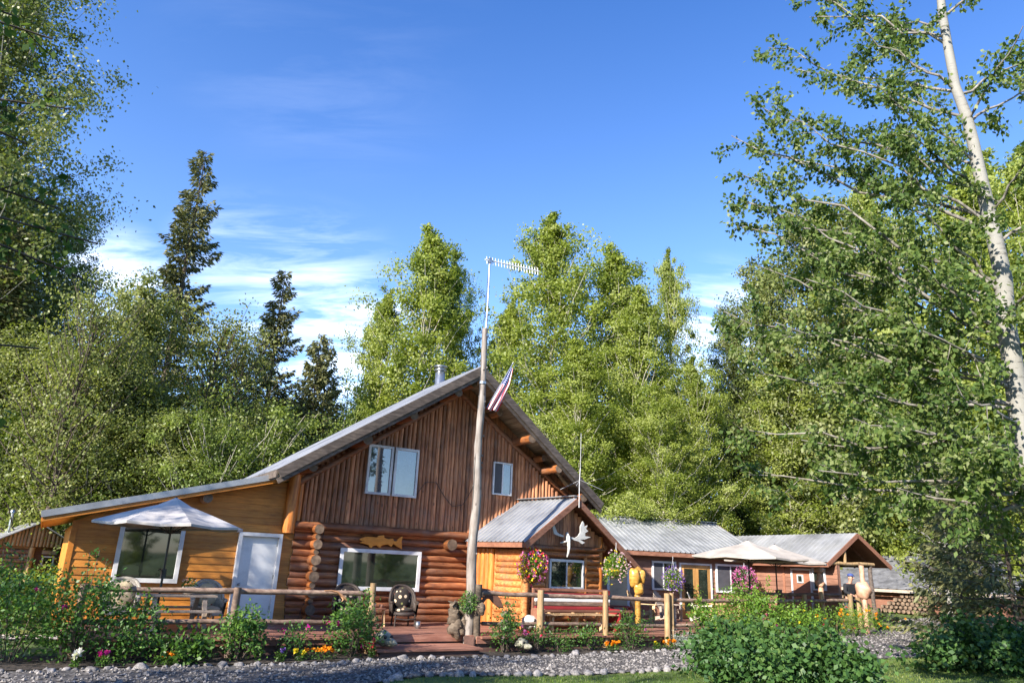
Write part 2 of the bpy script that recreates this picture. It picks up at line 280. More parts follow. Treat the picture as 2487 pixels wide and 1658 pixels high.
    def lathe(s, c, prof, n=16, rnd=None, mi=0):
        vs = [(c[0]+r*cos(2*pi*j/n), c[1]+r*sin(2*pi*j/n), c[2]+z) for r, z in prof for j in range(n)]
        s.add(vs, [(i*n+j, i*n+(j+1)%n, (i+1)*n+(j+1)%n, (i+1)*n+j) for i in range(len(prof)-1) for j in range(n)], rnd, mi, True)
    def prism(s, poly, d0, d1, f, rnd=None, mi=0):
        """extrude polygon of (a,b) from depth d0 to d1; f(a,b,d)->xyz"""
        n = len(poly); s.add([f(a,b,d0) for a,b in poly]+[f(a,b,d1) for a,b in poly], [tuple(range(n)), tuple(range(n,2*n))[::-1]]+[(i,i+n,(i+1)%n+n,(i+1)%n) for i in range(n)], rnd, mi)
    def build(s, name, mats, parent=None, bevel=0):
        if not isinstance(mats, list): mats = [mats]
        me = bpy.data.meshes.new(name); me.from_pydata(s.v, [], s.f); me.polygons.foreach_set('use_smooth', s.s)
        k = len(mats); me.polygons.foreach_set('material_index', [min(x, k-1) for x in s.m])
        a = me.attributes.new('rnd', 'FLOAT', 'FACE'); a.data.foreach_set('value', s.r)
        bm_ = __import__('bmesh').new(); bm_.from_mesh(me); __import__('bmesh').ops.recalc_face_normals(bm_, faces=bm_.faces); bm_.to_mesh(me); bm_.free()
        if s.uv: 
            ul = me.uv_layers.new(name='UVMap')
            for lp in me.loops: ul.data[lp.index].uv = s.uv[lp.vertex_index]
        o = link(name, me, mats, parent)
        if bevel:
            b = o.modifiers.new('bevel', 'BEVEL'); b.width = bevel; b.segments = 2; b.limit_method = 'ANGLE'
        return o
def unit(a): return a/(np.linalg.norm(a, axis=-1, keepdims=True)+1e-9)
class LV:
    """many leaf-sized faces; each a small rhombus with its own direction and tone"""
    def __init__(s): s.c=[]; s.a=[]; s.L=[]; s.w=[]; s.r=[]; s.n=[]
    def add(s, c, a, Ln, wd, r=None, nb=(0,0,0)):
        c = np.atleast_2d(c); k = len(c); s.n.append(np.broadcast_to(nb, (k,3))); s.c.append(c); s.a.append(unit(np.broadcast_to(a, (k,3)))); s.L.append(np.broadcast_to(Ln, (k,)).astype(float)); s.w.append(np.broadcast_to(wd, (k,)).astype(float))
        s.r.append(np.broadcast_to(RNG.random(k) if r is None else r, (k,)).astype(float))
    def build(s, name, m, parent=None, up=.6):
        c = np.concatenate(s.c); a = np.concatenate(s.a); Ln = np.concatenate(s.L)[:,None]; wd = np.concatenate(s.w)[:,None]; r = np.clip(np.concatenate(s.r), 0, 1); k = len(c)
        nn = unit(RNG.normal(size=(k,3)) + np.array([0,0,up]) + np.concatenate(s.n)); b = unit(np.cross(a, nn))
        q = c + a*Ln*.42
        v = np.stack([c, q+b*wd*.5, c+a*Ln, q-b*wd*.5], 1).reshape(-1,3)
        me = bpy.data.meshes.new(name); me.vertices.add(4*k); me.vertices.foreach_set('co', v.astype(np.float32).ravel())
        me.loops.add(4*k); me.loops.foreach_set('vertex_index', np.arange(4*k, dtype=np.int32)); me.polygons.add(k)
        me.polygons.foreach_set('loop_start', np.arange(0, 4*k, 4, dtype=np.int32)); me.update(calc_edges=True)
        at_ = me.attributes.new('rnd', 'FLOAT', 'FACE'); at_.data.foreach_set('value', r.astype(np.float32))
        return link(name, me, [m], parent)

# ================================================================ THE SETTING
def sheet(name, A_, B_, nu, nv, m, dz, kind='structure'):
    """strip of ground between two outlines, draped on the terrain"""
    def res(P, n):
        P = np.array(P, float); d = np.r_[0, np.cumsum(np.linalg.norm(np.diff(P, axis=0), axis=1))]; t = np.linspace(0, d[-1], n)
        return np.stack([np.interp(t, d, P[:,0]), np.interp(t, d, P[:,1])], 1)
    a, b = res(A_, nu), res(B_, nu); mb = MB(); vs = []
    for i in range(nu):
        for j in range(nv):
            p = a[i]+(b[i]-a[i])*j/(nv-1); q = p + (RNG.normal(size=2)*.03 if j in (0, nv-1) else 0); vs.append((q[0], q[1], gz(*q)+dz))
    mb.add(vs, [(i*nv+j, (i+1)*nv+j, (i+1)*nv+j+1, i*nv+j+1) for i in range(nu-1) for j in range(nv-1)], .5, 0, True)
    return tag(mb.build(name, m), kind=kind)
def ground_mat():
    m, t, b, o = newmat('lawn'); n = noise(t, .35, (1,1,1), 6, .65); n2 = noise(t, 9, (1,1,1), 6, .7)
    c = ramp(t, n, [(.35, (.040,.075,.014)), (.5, (.075,.125,.022)), (.62, (.13,.165,.035))]); c = mixc(t, .75, c, ramp(t, n2, [(.3, (.45,.5,.35)), (.7, (1.25,1.2,1.0))]), 'MULTIPLY')
    t.links.new(c, b.inputs['Base Color']); b.inputs['Roughness'].default_value = .95; bump(t, b, n2, .8, .04); return m
def gravel_mat():
    m, t, b, o = newmat('gravel'); c = node(t, 'ShaderNodeTexCoord'); v = node(t, 'ShaderNodeTexVoronoi'); v.inputs['Scale'].default_value = 17
    v2 = node(t, 'ShaderNodeTexVoronoi'); v2.inputs['Scale'].default_value = 38; t.links.new(c.outputs['Object'], v.inputs['Vector']); t.links.new(c.outputs['Object'], v2.inputs['Vector'])
    s1 = node(t, 'ShaderNodeSeparateColor'); t.links.new(v.outputs['Color'], s1.inputs[0]); s2 = node(t, 'ShaderNodeSeparateColor'); t.links.new(v2.outputs['Color'], s2.inputs[0])
    st = [(0, (.05,.048,.05)), (.35, (.10,.092,.09)), (.6, (.15,.13,.12)), (.85, (.19,.18,.175)), (1, (.3,.28,.27))]
    cc = mixc(t, .45, ramp(t, s1.outputs[0], st), ramp(t, s2.outputs[0], st)); cc = mixc(t, 1., cc, ramp(t, v.outputs['Distance'], [(.25, (1,1,1)), (.6, (.35,.33,.32))]), 'MULTIPLY')
    t.links.new(cc, b.inputs['Base Color']); b.inputs['Roughness'].default_value = .85; bump(t, b, v.outputs['Distance'], -1.0, .05); return m
M['lawn'] = ground_mat(); M['gravel'] = gravel_mat()
M['soil'] = mat('soil', [(.018,.014,.011),(.045,.034,.026),(.08,.062,.048)], 9, (1,1,1), .95, 0, 1, .05)
xs = np.r_[np.linspace(-500,-70,9), np.linspace(-60,80,141), np.linspace(95,500,9)]; ys = np.r_[np.linspace(-500,-50,9), np.linspace(-40,80,121), np.linspace(95,700,9)]
mb = MB(); nx, ny = len(xs), len(ys)
mb.add([(x, y, gz(x, y)) for x in xs for y in ys], [(i*ny+j, (i+1)*ny+j, (i+1)*ny+j+1, i*ny+j+1) for i in range(nx-1) for j in range(ny-1)], .5, 0, True)
tag(mb.build('ground', 'lawn'), kind='structure')
def H2(u, w): return hw(u, w)[:2]
bed_edge = [H2(-12,5.3), H2(-4.3,4.9), H2(0,4.8), H2(6,4.9), H2(12.2,5.0), (9.0,22.6), (11.0,25.4), (13.2,28.2), (20,33.2), (32,36.5)]
low_edge = [H2(-12,11.5), H2(-4,9.6), H2(0,8.0), H2(2,7.0), H2(6.5,7.6), H2(11,8.4), (11.2,19.2), (13.8,23), (16.6,26), (22,30), (33,33.5)]
sheet('gravel_path', bed_edge, low_edge, 90, 12, 'gravel', .022)
sheet('flower_bed', [H2(-4.6,3.2), H2(2,3.4), H2(12,3.6), H2(17,3.4)], [H2(-4.6,4.85), H2(0,4.76), H2(6,4.86), H2(12.2,4.96), H2(17,5.0)], 60, 5, 'soil', .035)
sheet('footpath', [(-24,17.2), (-16,16.4), (-9.6,18.3)], [(-24,16.2), (-16,15.5), (-9.4,17.4)], 24, 3, 'paver', .03)

# ---------------------------------------------------------------- siding, ribs, windows
def siding(mb, x0, x1, z0, z1, lo=None, hi=None, y=0., pitch=.17):
    """lap boards facing -y; lo(z)/hi(z) clip the ends"""
    z = z0
    while z < z1-.01:
        zt = min(z+pitch, z1); a0 = max(x0, lo(z) if lo else x0); a1 = max(x0, lo(zt) if lo else x0); b0 = min(x1, hi(z) if hi else x1); b1 = min(x1, hi(zt) if hi else x1)
        if b0-a0 > .05 and b1-a1 > .02:
            vs = [(a0,y-.030,z),(b0,y-.030,z),(b1,y-.008,zt+.012),(a1,y-.008,zt+.012),(a0,y+.01,z),(b0,y+.01,z),(b1,y+.01,zt+.012),(a1,y+.01,zt+.012)]
            mb.add(vs, [(0,1,2,3),(7,6,5,4),(0,4,5,1),(2,6,7,3),(0,3,7,4),(1,5,6,2)])
        z += pitch
def ribbed(mb, A_, B_, C_, D_, n, h=.022):
    A_, B_, C_, D_ = (np.array(p, float) for p in (A_, B_, C_, D_)); up = unit(np.cross(B_-A_, D_-A_)); up = up if up[2] > 0 else -up
    prof = []
    for i in range(n): prof += [(i/n, 0), ((i+.30)/n, 0), ((i+.38)/n, h), ((i+.52)/n, h), ((i+.60)/n, 0)]
    prof.append((1, 0)); vs = [A_+(B_-A_)*t+up*k for t, k in prof]+[D_+(C_-D_)*t+up*k for t, k in prof]; k = len(prof)
    vs += [v-up*.012 for v in vs]
    fs = [(i, i+1, k+i+1, k+i) for i in range(k-1)] + [(2*k+i, 3*k+i, 3*k+i+1, 2*k+i+1) for i in range(k-1)] + [(i, 2*k+i, 2*k+i+1, i+1) for i in range(k-1)] + [(k+i, k+i+1, 3*k+i+1, 3*k+i) for i in range(k-1)]
    mb.add(vs, fs, .5)
def slab(mb, P4, th, rnd=None, mi=0):
    P4 = [np.array(p, float) for p in P4]; up = unit(np.cross(P4[1]-P4[0], P4[3]-P4[0])); up = up if up[2] > 0 else -up
    mb.add(P4+[p-up*th for p in P4], [(0,1,2,3),(7,6,5,4),(0,4,5,1),(1,5,6,2),(2,6,7,3),(3,7,4,0)], rnd, mi)
def window(parent, x0, x1, z0, z1, y, fr=.08, proud=.05, fm='white', gm='glass', mull=(), screen=None, name='window', sash=None, label=None):
    """frame is the window part itself; pane, mullions are its sub-parts.  faces -y"""
    f = MB(); yy = (y-proud, y+.02)
    f.box(x0, x1, *yy, z1-fr, z1); f.box(x0, x1, *yy, z0, z0+fr); f.box(x0, x0+fr, *yy, z0+fr, z1-fr); f.box(x1-fr, x1, *yy, z0+fr, z1-fr)
    o = f.build(name, fm, parent, .004)
    if label: o['label'] = label
    p = MB(); p.box(x0+fr-.004, x1-fr+.004, y-.012, y+.012, z0+fr-.004, z1-fr+.004); p.build('pane', gm, o)
    for m_ in mull:
        q = MB(); xm = x0+(x1-x0)*m_; q.box(xm-.022, xm+.022, y-.035, y-.013, z0+fr, z1-fr); q.build('mullion', fm, o)
    if screen:
        q = MB(); q.box(x0+(x1-x0)*screen[0]+.01, x0+(x1-x0)*screen[1], y-.022, y-.014, z0+fr, z1-fr); q.build('insect_screen', 'screen', o)
    return o

# ================================================================ THE LOG HOUSE (local x=u along the front, y into the house)
R_ = thing('log_house', (HO[0], HO[1], 0), HY, 'tall stained log house with steep gable, orange wing and gabled log porch', 'house')
def rl(u): return 7.85-.65*(6.1-u) if u < 6.1 else 7.85-.705*(u-6.1)      # top of the main roof
def wr(u): return 2.80+.263*(u+4.34)                                       # top of the wing roof
# wing
mb = MB(); siding(mb, -3.64, 1.44, .45, 3.95, lo=lambda z: (z+.24-2.80)/.263-4.34, y=0); mb.build('siding', 'siding_orange', R_)
mb = MB(); mb.box(-3.66, 1.42, .02, .2, .3, 2.6); mb.box(-3.66, -3.5, .2, 8, .3, 2.6); mb.build('wing_wall', 'siding_orange', R_)
mb = MB(); mb.box(-3.72, -3.60, -.045, .06, .4, 2.66); mb.build('corner_board', 'orange_board', R_, .004)
mb = MB(); slab(mb, [(-4.36,-.62,wr(-4.36)-.03), (.95,-.62,wr(.95)-.03), (.95,8,wr(.95)-.03), (-4.36,8,wr(-4.36)-.03)], .012); o_ = mb.build('wing_roof', 'metal', R_)
mb = MB(); mb.beam((-4.37,-.635,wr(-4.37)-.065), (.86,-.635,wr(.86)-.065), .02, .145); mb.build('metal_edge', 'metal', o_, .003)
mb = MB(); mb.beam((-4.33,-.60,wr(-4.33)-.17), (.86,-.60,wr(.86)-.17), .035, .13); mb.beam((-4.33,-.58,wr(-4.33)-.17), (-4.33,8,wr(-4.33)-.17), .035, .12); mb.build('rake_board', 'orange_board', o_, .004)
mb = MB()
for i in range(7): slab(mb, [(-4.31,-.58+i*1.2,wr(-4.31)-.19), (.95,-.58+i*1.2,wr(.95)-.19), (.95,.58+i*1.2,wr(.95)-.19), (-4.31,.58+i*1.2,wr(-4.31)-.19)], .02)
mb.build('soffit', 'orange_board', o_)
mb = MB(); mb.log((-.96,.3,3.36), (-.96,-.52,3.36), .115, 14, 0, .003, 0, 1, .4); mb.build('purlin', ['burl_pink','endgrain'], R_)
w_ = window(R_, -2.72, -1.28, 1.33, 2.68, -.045, .10, .05, label='large square white window of the orange wing')
mb = MB(); mb.box(0, .09, -.15, .03, .45, 2.62); mb.box(1.01, 1.10, -.15, .03, .45, 2.62); mb.box(.09, 1.01, -.15, .03, 2.53, 2.62); dr = mb.build('door', 'white', R_, .004); dr['label'] = 'white entrance door of the orange wing'
mb = MB(); mb.box(.09, 1.01, -.045, -.035, .47, 2.53); mb.build('door_leaf', 'door_white', dr)
mb = MB(); mb.blob((.17,-.09,1.35), .035, 8, 6, 0); mb.build('door_knob', 'steel', dr); mb = MB(); mb.box(.0, 1.10, -.19, -.02, .45, .475); mb.build('door_sill', 'steel', dr)
for z in (.75, 1.5, 2.3): mb = MB(); mb.box(.985, 1.012, -.062, -.044, z, z+.10); mb.build('hinge', 'steel', dr)
# log wall
mb = MB(); z = .55
while z < 2.88:
    r = random.uniform(.085, .115); mb.log((1.40+random.uniform(-.03,.03), .02, z+r-.1), (7.6, .02, z+r-.1), r*1.08, 12); z += 2*r-.01
mb.build('log_wall', ['log_h','endgrain'], R_)
mb = MB(); mb.log((1.36,-.10,2.88), (8.3,-.10,2.88), .115, 12, .03, .008); mb.build('plate_log', ['log_h','endgrain'], R_)
z = .50; k = 0
while z < 2.72:
    r = (.075,.125)[k % 2]*random.uniform(.92,1.1); mb = MB(); mb.log((1.97,.3,z+r), (1.95,-.40-.06*(k%2),z+r), r, 14, -.03, .004, 0, 1, random.uniform(.2,.8)); mb.build('corner_log', ['log_y','endgrain'], R_); z += 2*r+.005; k += 1
mb = MB(); mb.log((6.0,.2,2.60), (5.96,-.42,2.60), .15, 16, -.02, .004); mb.build('beam_end', ['log_y','endgrain'], R_)
mb = MB(); mb.box(1.35, 10.8, .12, .3, .2, 4.2); mb.box(1.35,1.5,.3,2.3,.2,4.2); mb.box(10.65,10.8,.3,2.3,.2,4.2); mb.prism([(1.35,4.2),(10.9,4.2),(10.9,rl(10.9)-.08),(6.1,7.76),(1.35,rl(1.35)-.08)], .12, .3, lambda a,b,d: (a,d,b)); mb.build('inner_wall', 'log_v', R_)
for a_, b_, r_ in (((1.22,-.12,2.66),(1.22,-.12,4.35),.16), ((1.45,0.0,2.95),(1.45,0,4.2),.08)):
    mb = MB(); mb.log(a_, b_, r_, 12, .02, .006); mb.build('corner_post', ['log_orange','endgrain'], R_)
mb = MB(); u = 1.56
while u < 10.75:
    r = random.uniform(.055, .085); top = rl(u+r)-.42-.22*abs(u-6.1)/4.6 + (0 if u < 6.1 else -.05); mb.log((u+r,.02,2.97), (u+r+random.uniform(-.008,.008),.02,top), r*1.06, 8, .04, .006, 0, 0); u += 2*r-.004
mb.build('gable_wall', 'log_v', R_)
for s_, u1, z1 in ((-1, 1.34, 3.98), (1, 10.75, 4.12)):
    mb = MB(); mb.log((6.1,-.06,7.22), (u1,-.06,z1), .085, 10, .02, .012); mb.build('rake_log', ['log_h','endgrain'], R_)
window(R_, 3.23, 4.00, 3.86, 5.27, -.08, .07, .05, gm='glass_up', label='left sash of the upper double window'); window(R_, 4.05, 4.82, 3.86, 5.27, -.08, .07, .05, gm='glass_up', label='right sash of the upper double window')
mb = MB(); mb.box(4.002, 4.048, -.10, .0, 3.90, 5.23); mb.build('window_post', 'fascia', R_)
window(R_, 7.41, 8.11, 4.20, 5.22, -.08, .045, .05, gm='glass_up', mull=(.5,), screen=(.05,.48), label='small white sliding window right of the grey pole')
w_ = window(R_, 2.70, 5.12, 1.27, 2.36, -.12, .10, .05, label='wide white picture window in the log wall')
mb = MB(); mb.tube([(4.82,-.09,3.95),(5.1,-.09,4.35),(5.45,-.09,4.38),(5.75,-.09,4.0),(6.05,-.09,3.72),(6.4,-.09,3.8),(6.7,-.09,4.3),(6.8,-.09,4.9)], .011, 5); mb.build('cable', 'black', R_)
mb = MB(); mb.tube([(1.75,-.13,.5),(2.05,-.14,1.6),(2.2,-.13,2.9),(2.35,-.1,3.9)], .008, 4); mb.build('wire', 'black', R_)
# main roof: a prow whose peak reaches farther out than its eaves
PL, PP_, PR = (.45,-1.4), (6.1,-1.4), (11.22,-.8)
mb = MB(); ribbed(mb, (.40,-1.42,rl(.40)), (.40,2.5,rl(.40)), (6.1,2.5,7.85), (6.1,-1.42,7.85), 34); ribbed(mb, (11.26,-.82,rl(11.26)), (11.26,2.5,rl(11.26)), (6.1,2.5,7.85), (6.1,-1.42,7.85), 34)
rf = mb.build('roof', 'metal', R_)
for nm, (ua, ya), (ub, yb) in (('l', PL, PP_), ('r', PP_, PR)):
    mb = MB(); k = 30
    for i in range(k):
        t0, t1 = i/k, (i+1)/k-.0012; U = [ua+(ub-ua)*t for t in (t0,t1)]; Y = [ya+(yb-ya)*t for t in (t0,t1)]
        slab(mb, [(U[0],Y[0]+.03,rl(U[0])-.02),(U[1],Y[1]+.03,rl(U[1])-.02),(U[1],2.4,rl(U[1])-.02),(U[0],2.4,rl(U[0])-.02)], .05)
    mb.build('soffit', 'soffit', rf)
    mb = MB(); du = .04 if nm == 'l' else 0
    mb.beam((ua,ya-.02,rl(ua)-.145), (ub,yb-.02,rl(ub)-.145), .05, .24); mb.beam((ua+.0,ya+.035,rl(ua)-.33), (ub,yb+.035,rl(ub)-.33), .05, .13); mb.build('rake_board', 'fascia', rf, .006)
mb = MB(); mb.beam((.42,-1.36,rl(.42)-.12), (.42,2.4,rl(.42)-.12), .04, .18); mb.build('eave_board', 'fascia', rf); mb = MB(); mb.beam((11.24,-.76,rl(11.24)-.12), (11.24,2.4,rl(11.24)-.12), .04, .18); mb.build('eave_board', 'fascia', rf)
for i, (u, w, r) in enumerate([(1.36,1.20,.12),(2.02,.55,.11),(2.76,1.22,.135),(3.38,.55,.11),(4.06,1.22,.125),(5.42,1.24,.125),(6.1,.9,.12),(7.25,.62,.11),(8.17,1.12,.13),(9.0,.6,.11),(9.32,.98,.125),(10.45,.82,.13),(10.95,.5,.11)]):
    mb = MB(); zc = rl(u)-(.34 if w > .8 else .24)-r; mb.log((u,.4,zc), (u,-w,zc), r, 16, -.02, .003, 0, 1, random.uniform(.3,.7)); mb.build('purlin', ['log_y','endgrain'], R_)
mb = MB(); mb.lathe((6.35,2.05,6.4), [(.17,0),(.17,1.95),(.15,1.96),(.15,2.0),(.22,2.02),(.22,2.06),(.15,2.07),(.15,2.13),(.24,2.15),(.24,2.19),(0,2.24)], 16); mb.build('chimney', 'steel', rf)
# porch (own slight turn): x right, y out of the house
def pp(x, y, z, t=math.atan(.14)): return (8.51+x*cos(t)+y*sin(t), -(y*cos(t)-x*sin(t)), z)
def pbox(mb, x0, x1, y0, y1, z0, z1, **k): mb.add([pp(x,y,z) for x in (x0,x1) for y in (y0,y1) for z in (z0,z1)], [(0,1,3,2),(4,6,7,5),(0,4,5,1),(2,3,7,6),(0,2,6,4),(1,5,7,3)], **k)
def pz(x): return 4.09+.69*x if x < 0 else 4.09-.672*x
mb = MB(); z = .5
while z < 2.55:
    r = random.uniform(.082, .098); zc = z+r
    mb.log(pp(-1.57,2.2,zc), pp(-.90,2.2,zc), r*1.05, 10, 0, .004); mb.log(pp(.76,2.2,zc), pp(1.36,2.2,zc), r*1.05, 10, 0, .004)
    if zc < 1.44 or zc > 2.45: mb.log(pp(-.92,2.2,zc), pp(.78,2.2,zc), r*1.05, 10, 0, .004)
    mb.log(pp(-1.57,.95,zc), pp(-1.57,2.15,zc), r*1.05, 10, 0, .004); mb.log(pp(1.34,.0,zc), pp(1.34,2.15,zc), r*1.05, 10, 0, .004); z += 2*r-.008
mb.build('porch_wall', ['log_porch','endgrain'], R_)
mb = MB(); mb.prism([(-1.52,.45),(1.30,.45),(1.30,3.05),(0,3.92),(-1.52,2.88)], 2.10, 2.15, lambda a,b,d: pp(a,d,b)); mb.build('porch_backing', 'log_v', R_)
for i, (x, y, r, zt) in enumerate([(-1.57,2.22,.13,2.55),(1.36,2.22,.105,3.05),(-.83,2.24,.075,2.42),(.72,2.24,.075,2.42),(-1.57,.9,.06,2.55)]):
    mb = MB(); mb.log(pp(x,y,.45), pp(x,y,zt), r, 12, .05, .006); mb.build('porch_post', ['log_orange' if i in (1,) else 'log_porch','endgrain'], R_)
mb = MB()
for i in range(4): x = -1.57; mb.log(pp(x,.1+i*.2,.5), pp(x,.1+i*.2,2.55), .10, 10, 0, .006, 0, 1)
mb.build('porch_side_poles', ['log_orange','endgrain'], R_)
mb = MB(); mb.log(pp(-1.72,2.26,2.60), pp(1.50,2.26,2.66), .085, 12, 0, .006); mb.log(pp(-1.3,2.25,2.44), pp(1.3,2.25,2.47), .075, 12, 0, .006); mb.build('porch_beam', ['log_y','endgrain'], R_)
mb = MB(); x = -1.42
while x < 1.95:
    w = random.uniform(.13,.17); zt = min(pz(x), pz(x+w))-.16
    if zt > 2.72: pbox(mb, x, x+w-.012, 2.22+random.uniform(0,.015), 2.26, 2.68, zt)
    x += w
mb.build('porch_gable', 'log_v', R_)
mb = MB(); pbox(mb, -.75, .62, 2.24, 2.31, 2.26, 2.33); pbox(mb, -.75, .62, 2.24, 2.31, 1.52, 1.58); pbox(mb, -.75, -.69, 2.24, 2.31, 1.58, 2.26); pbox(mb, .56, .62, 2.24, 2.31, 1.58, 2.26); pw = mb.build('window', 'white', R_, .003); pw['label'] = 'white sliding window of the log porch'
mb = MB(); pbox(mb, -.70, .57, 2.255, 2.275, 1.57, 2.27); mb.build('pane', 'glass', pw); mb = MB(); pbox(mb, -.09, -.05, 2.277, 2.30, 1.58, 2.26); mb.build('mullion', 'white', pw)
mb = MB(); ribbed(mb, pp(-1.97,2.62,pz(-1.97)), pp(-1.97,-.6,pz(-1.97)), pp(0,-.6,4.09), pp(0,2.62,4.09), 16, .03); ribbed(mb, pp(2.78,2.62,pz(2.78)), pp(2.78,-.1,pz(2.78)), pp(0,-.1,4.09), pp(0,2.62,4.09), 16, .03)
pr = mb.build('porch_roof', 'metal', R_)
mb = MB(); mb.beam(pp(0,2.64,4.13), pp(0,-.2,4.13), .30, .02); mb.build('ridge_cap', 'metal', pr)
mb = MB(); slab(mb, [pp(-1.95,2.6,pz(-1.95)-.03), pp(0,2.6,4.06), pp(0,-.1,4.06), pp(-1.95,-.1,pz(-1.95)-.03)], .03); slab(mb, [pp(2.76,2.6,pz(2.76)-.03), pp(0,2.6,4.06), pp(0,-.1,4.06), pp(2.76,-.1,pz(2.76)-.03)], .03); mb.build('soffit', 'fascia_brown', pr)
for xa in (-1.97, 2.78):
    mb = MB(); mb.beam(pp(0,2.62,3.985), pp(xa,2.62,pz(xa)-.11), .05, .17); mb.build('rake_board', 'fascia_brown', pr, .005)
mb = MB(); mb.beam(pp(-1.93,2.58,pz(-1.95)-.10), pp(-1.93,-.1,pz(-1.95)-.10), .035, .13); mb.build('eave_board', 'brown_trim', pr, .004)
mb = MB(); mb.tube([pp(.02,2.66,3.80), pp(.02,2.66,4.55), pp(.05,2.66,4.95)], .012, 6); mb.tube([pp(.05,2.66,4.95), pp(.06,2.66,6.0)], .006, 5)
for i in range(3): a = 2*pi*i/3+.4; mb.tube([pp(.04,2.66,4.60), pp(.04+.75*cos(a),2.66+.75*sin(a),4.35)], .005, 4)
mb.build('whip_antenna', 'white', pr)

# ================================================================ BROWN CABINS
MO = np.array([5.559, 29.124]); MA = radians(15.3)
C1 = thing('sided_cabin', (MO[0], MO[1], 0), MA, 'low brown lap-sided cabin with ribbed metal roof and double glass doors', 'cabin')
mb = MB(); siding(mb, -4.2, 4.86, .45, 2.75, y=0); mb.build('siding', 'siding_brown', C1)
mb = MB(); mb.box(-4.2, 4.84, .02, .2, .2, 2.8); mb.box(4.7, 4.84, .2, 6.2, .2, 2.8); mb.prism([(0,2.8),(6.2,2.8),(3.1,4.2)], 4.7, 4.84, lambda a,b,d: (d,a,b)); mb.build('cabin_wall', 'siding_brown', C1)
mb = MB(); ribbed(mb, (-4.2,-.48,2.86), (5.05,-.48,2.86), (4.85,3.0,4.30), (-4.2,3.0,4.30), 42, .03); ribbed(mb, (-4.2,6.4,2.86), (5.05,6.4,2.86), (4.85,3.0,4.30), (-4.2,3.0,4.30), 42, .03); rf = mb.build('roof', 'metal', C1)
mb = MB(); mb.beam((-4.2,3.0,4.33), (4.87,3.0,4.33), .26, .025); mb.build('ridge_cap', 'metal', rf)
mb = MB(); mb.beam((-4.2,-.45,2.76), (5.03,-.45,2.76), .035, .15); mb.beam((5.03,-.45,2.77), (4.87,3,4.22), .03, .15); mb.build('eave_board', 'fascia_brown', rf, .004)
mb = MB(); mb.box(-4.2, 5.0, -.43, 0, 2.70, 2.715); mb.build('soffit', 'fascia_brown', rf)
window(C1, .19, 1.22, 1.45, 2.52, -.045, .075, .05, mull=(.47,), screen=(.06,.45), label='left white window of the brown cabin'); window(C1, 2.94, 4.42, 1.45, 2.52, -.045, .075, .05, mull=(.45,), screen=(.04,.43), label='right white window of the brown cabin')
mb = MB(); mb.box(1.36,1.43,-.09,.02,.45,2.50); mb.box(2.70,2.77,-.09,.02,.45,2.50); mb.box(1.43,2.70,-.08,.02,2.43,2.50); fd = mb.build('double_door', 'white', C1, .004)
for a in (1.44, 2.07):
    mb = MB(); b = a+.62; mb.box(a,a+.11,-.075,0,.47,2.42); mb.box(b-.11,b,-.075,0,.47,2.42); mb.box(a+.11,b-.11,-.07,0,2.28,2.42); mb.box(a+.11,b-.11,-.07,0,.47,.72); dl = mb.build('door_leaf', 'fir', fd, .004)
    mb = MB(); mb.box(a+.10,b-.10,-.05,-.036,.71,2.29); g_ = mb.build('glass', 'glass', fd)
mb = MB(); mb.box(-1.66,-1.56,-.07,.02,.45,2.55); mb.box(-.84,-.74,-.07,.02,.45,2.55); mb.box(-1.56,-.84,-.07,.02,2.46,2.55); d2 = mb.build('door', 'white', C1, .004); d2['label'] = 'plain tan side door behind the porch'
mb = MB(); mb.box(-1.56,-.84,-.045,0,.46,2.46); mb.build('door_leaf', 'tan_door', d2)

FO = np.array([10.23, 30.40]); FA = radians(-65)
C2 = thing('far_cabin', (FO[0], FO[1], 0), FA, 'farthest brown cabin with dull metal roof and open log-post gable at its right end', 'cabin')
mb = MB(); siding(mb, -.5, 3.94, .45, 2.62, y=0); mb.build('siding', 'siding_brown', C2)
mb = MB(); mb.box(-.5, 3.92, .02, .15, .2, 2.65); mb.build('cabin_wall', 'siding_brown', C2)
mb = MB(); mb.box(1.40,1.50,-.05,.02,.45,2.64); mb.build('corner_board', 'brown_trim', C2, .003)
mb = MB(); mb.box(1.83,1.90,-.07,.02,.45,2.47); mb.box(2.74,2.81,-.07,.02,.45,2.47); mb.box(1.90,2.74,-.07,.02,2.40,2.47); d3 = mb.build('door', 'white', C2); d3['label'] = 'brown door with a tiny white window'
mb = MB(); mb.box(1.90,2.74,-.05,0,.46,2.40); mb.build('door_leaf', 'brown_trim', d3); window(d3, 2.14, 2.42, 1.95, 2.24, -.06, .04, .03, name='door_window')
window(C2, 2.87, 3.45, 1.72, 2.50, -.045, .055, .05, label='narrow white window beside the far cabin door')
mb = MB(); E0, E1, yr = -.42, 2.80, 1.17
ribbed(mb, (-4.5,E0,2.70), (3.97,E0,2.70), (3.97,yr,3.78), (-4.5,yr,3.78), 38, .015); ribbed(mb, (-4.5,E1,2.66), (3.97,E1,2.66), (3.97,yr,3.78), (-4.5,yr,3.78), 38, .015); rf = mb.build('roof', 'metal_old', C2)
mb = MB(); slab(mb, [(-4.4,E0+.03,2.67),(3.9,E0+.03,2.67),(3.9,yr,3.74),(-4.4,yr,3.74)], .03); slab(mb, [(-4.4,E1-.03,2.63),(3.9,E1-.03,2.63),(3.9,yr,3.74),(-4.4,yr,3.74)], .03)
for i in range(5): x = .2+i*.75; mb.beam((x,E0+.1,2.66),(x,yr,3.66),.05,.10); mb.beam((x,E1-.1,2.62),(x,yr,3.66),.05,.10)
mb.build('soffit', 'brown_trim', rf)
mb = MB(); mb.beam((-4.4,E0,2.60), (3.95,E0,2.60), .035, .15); mb.build('eave_board', 'brown_trim', rf, .003)
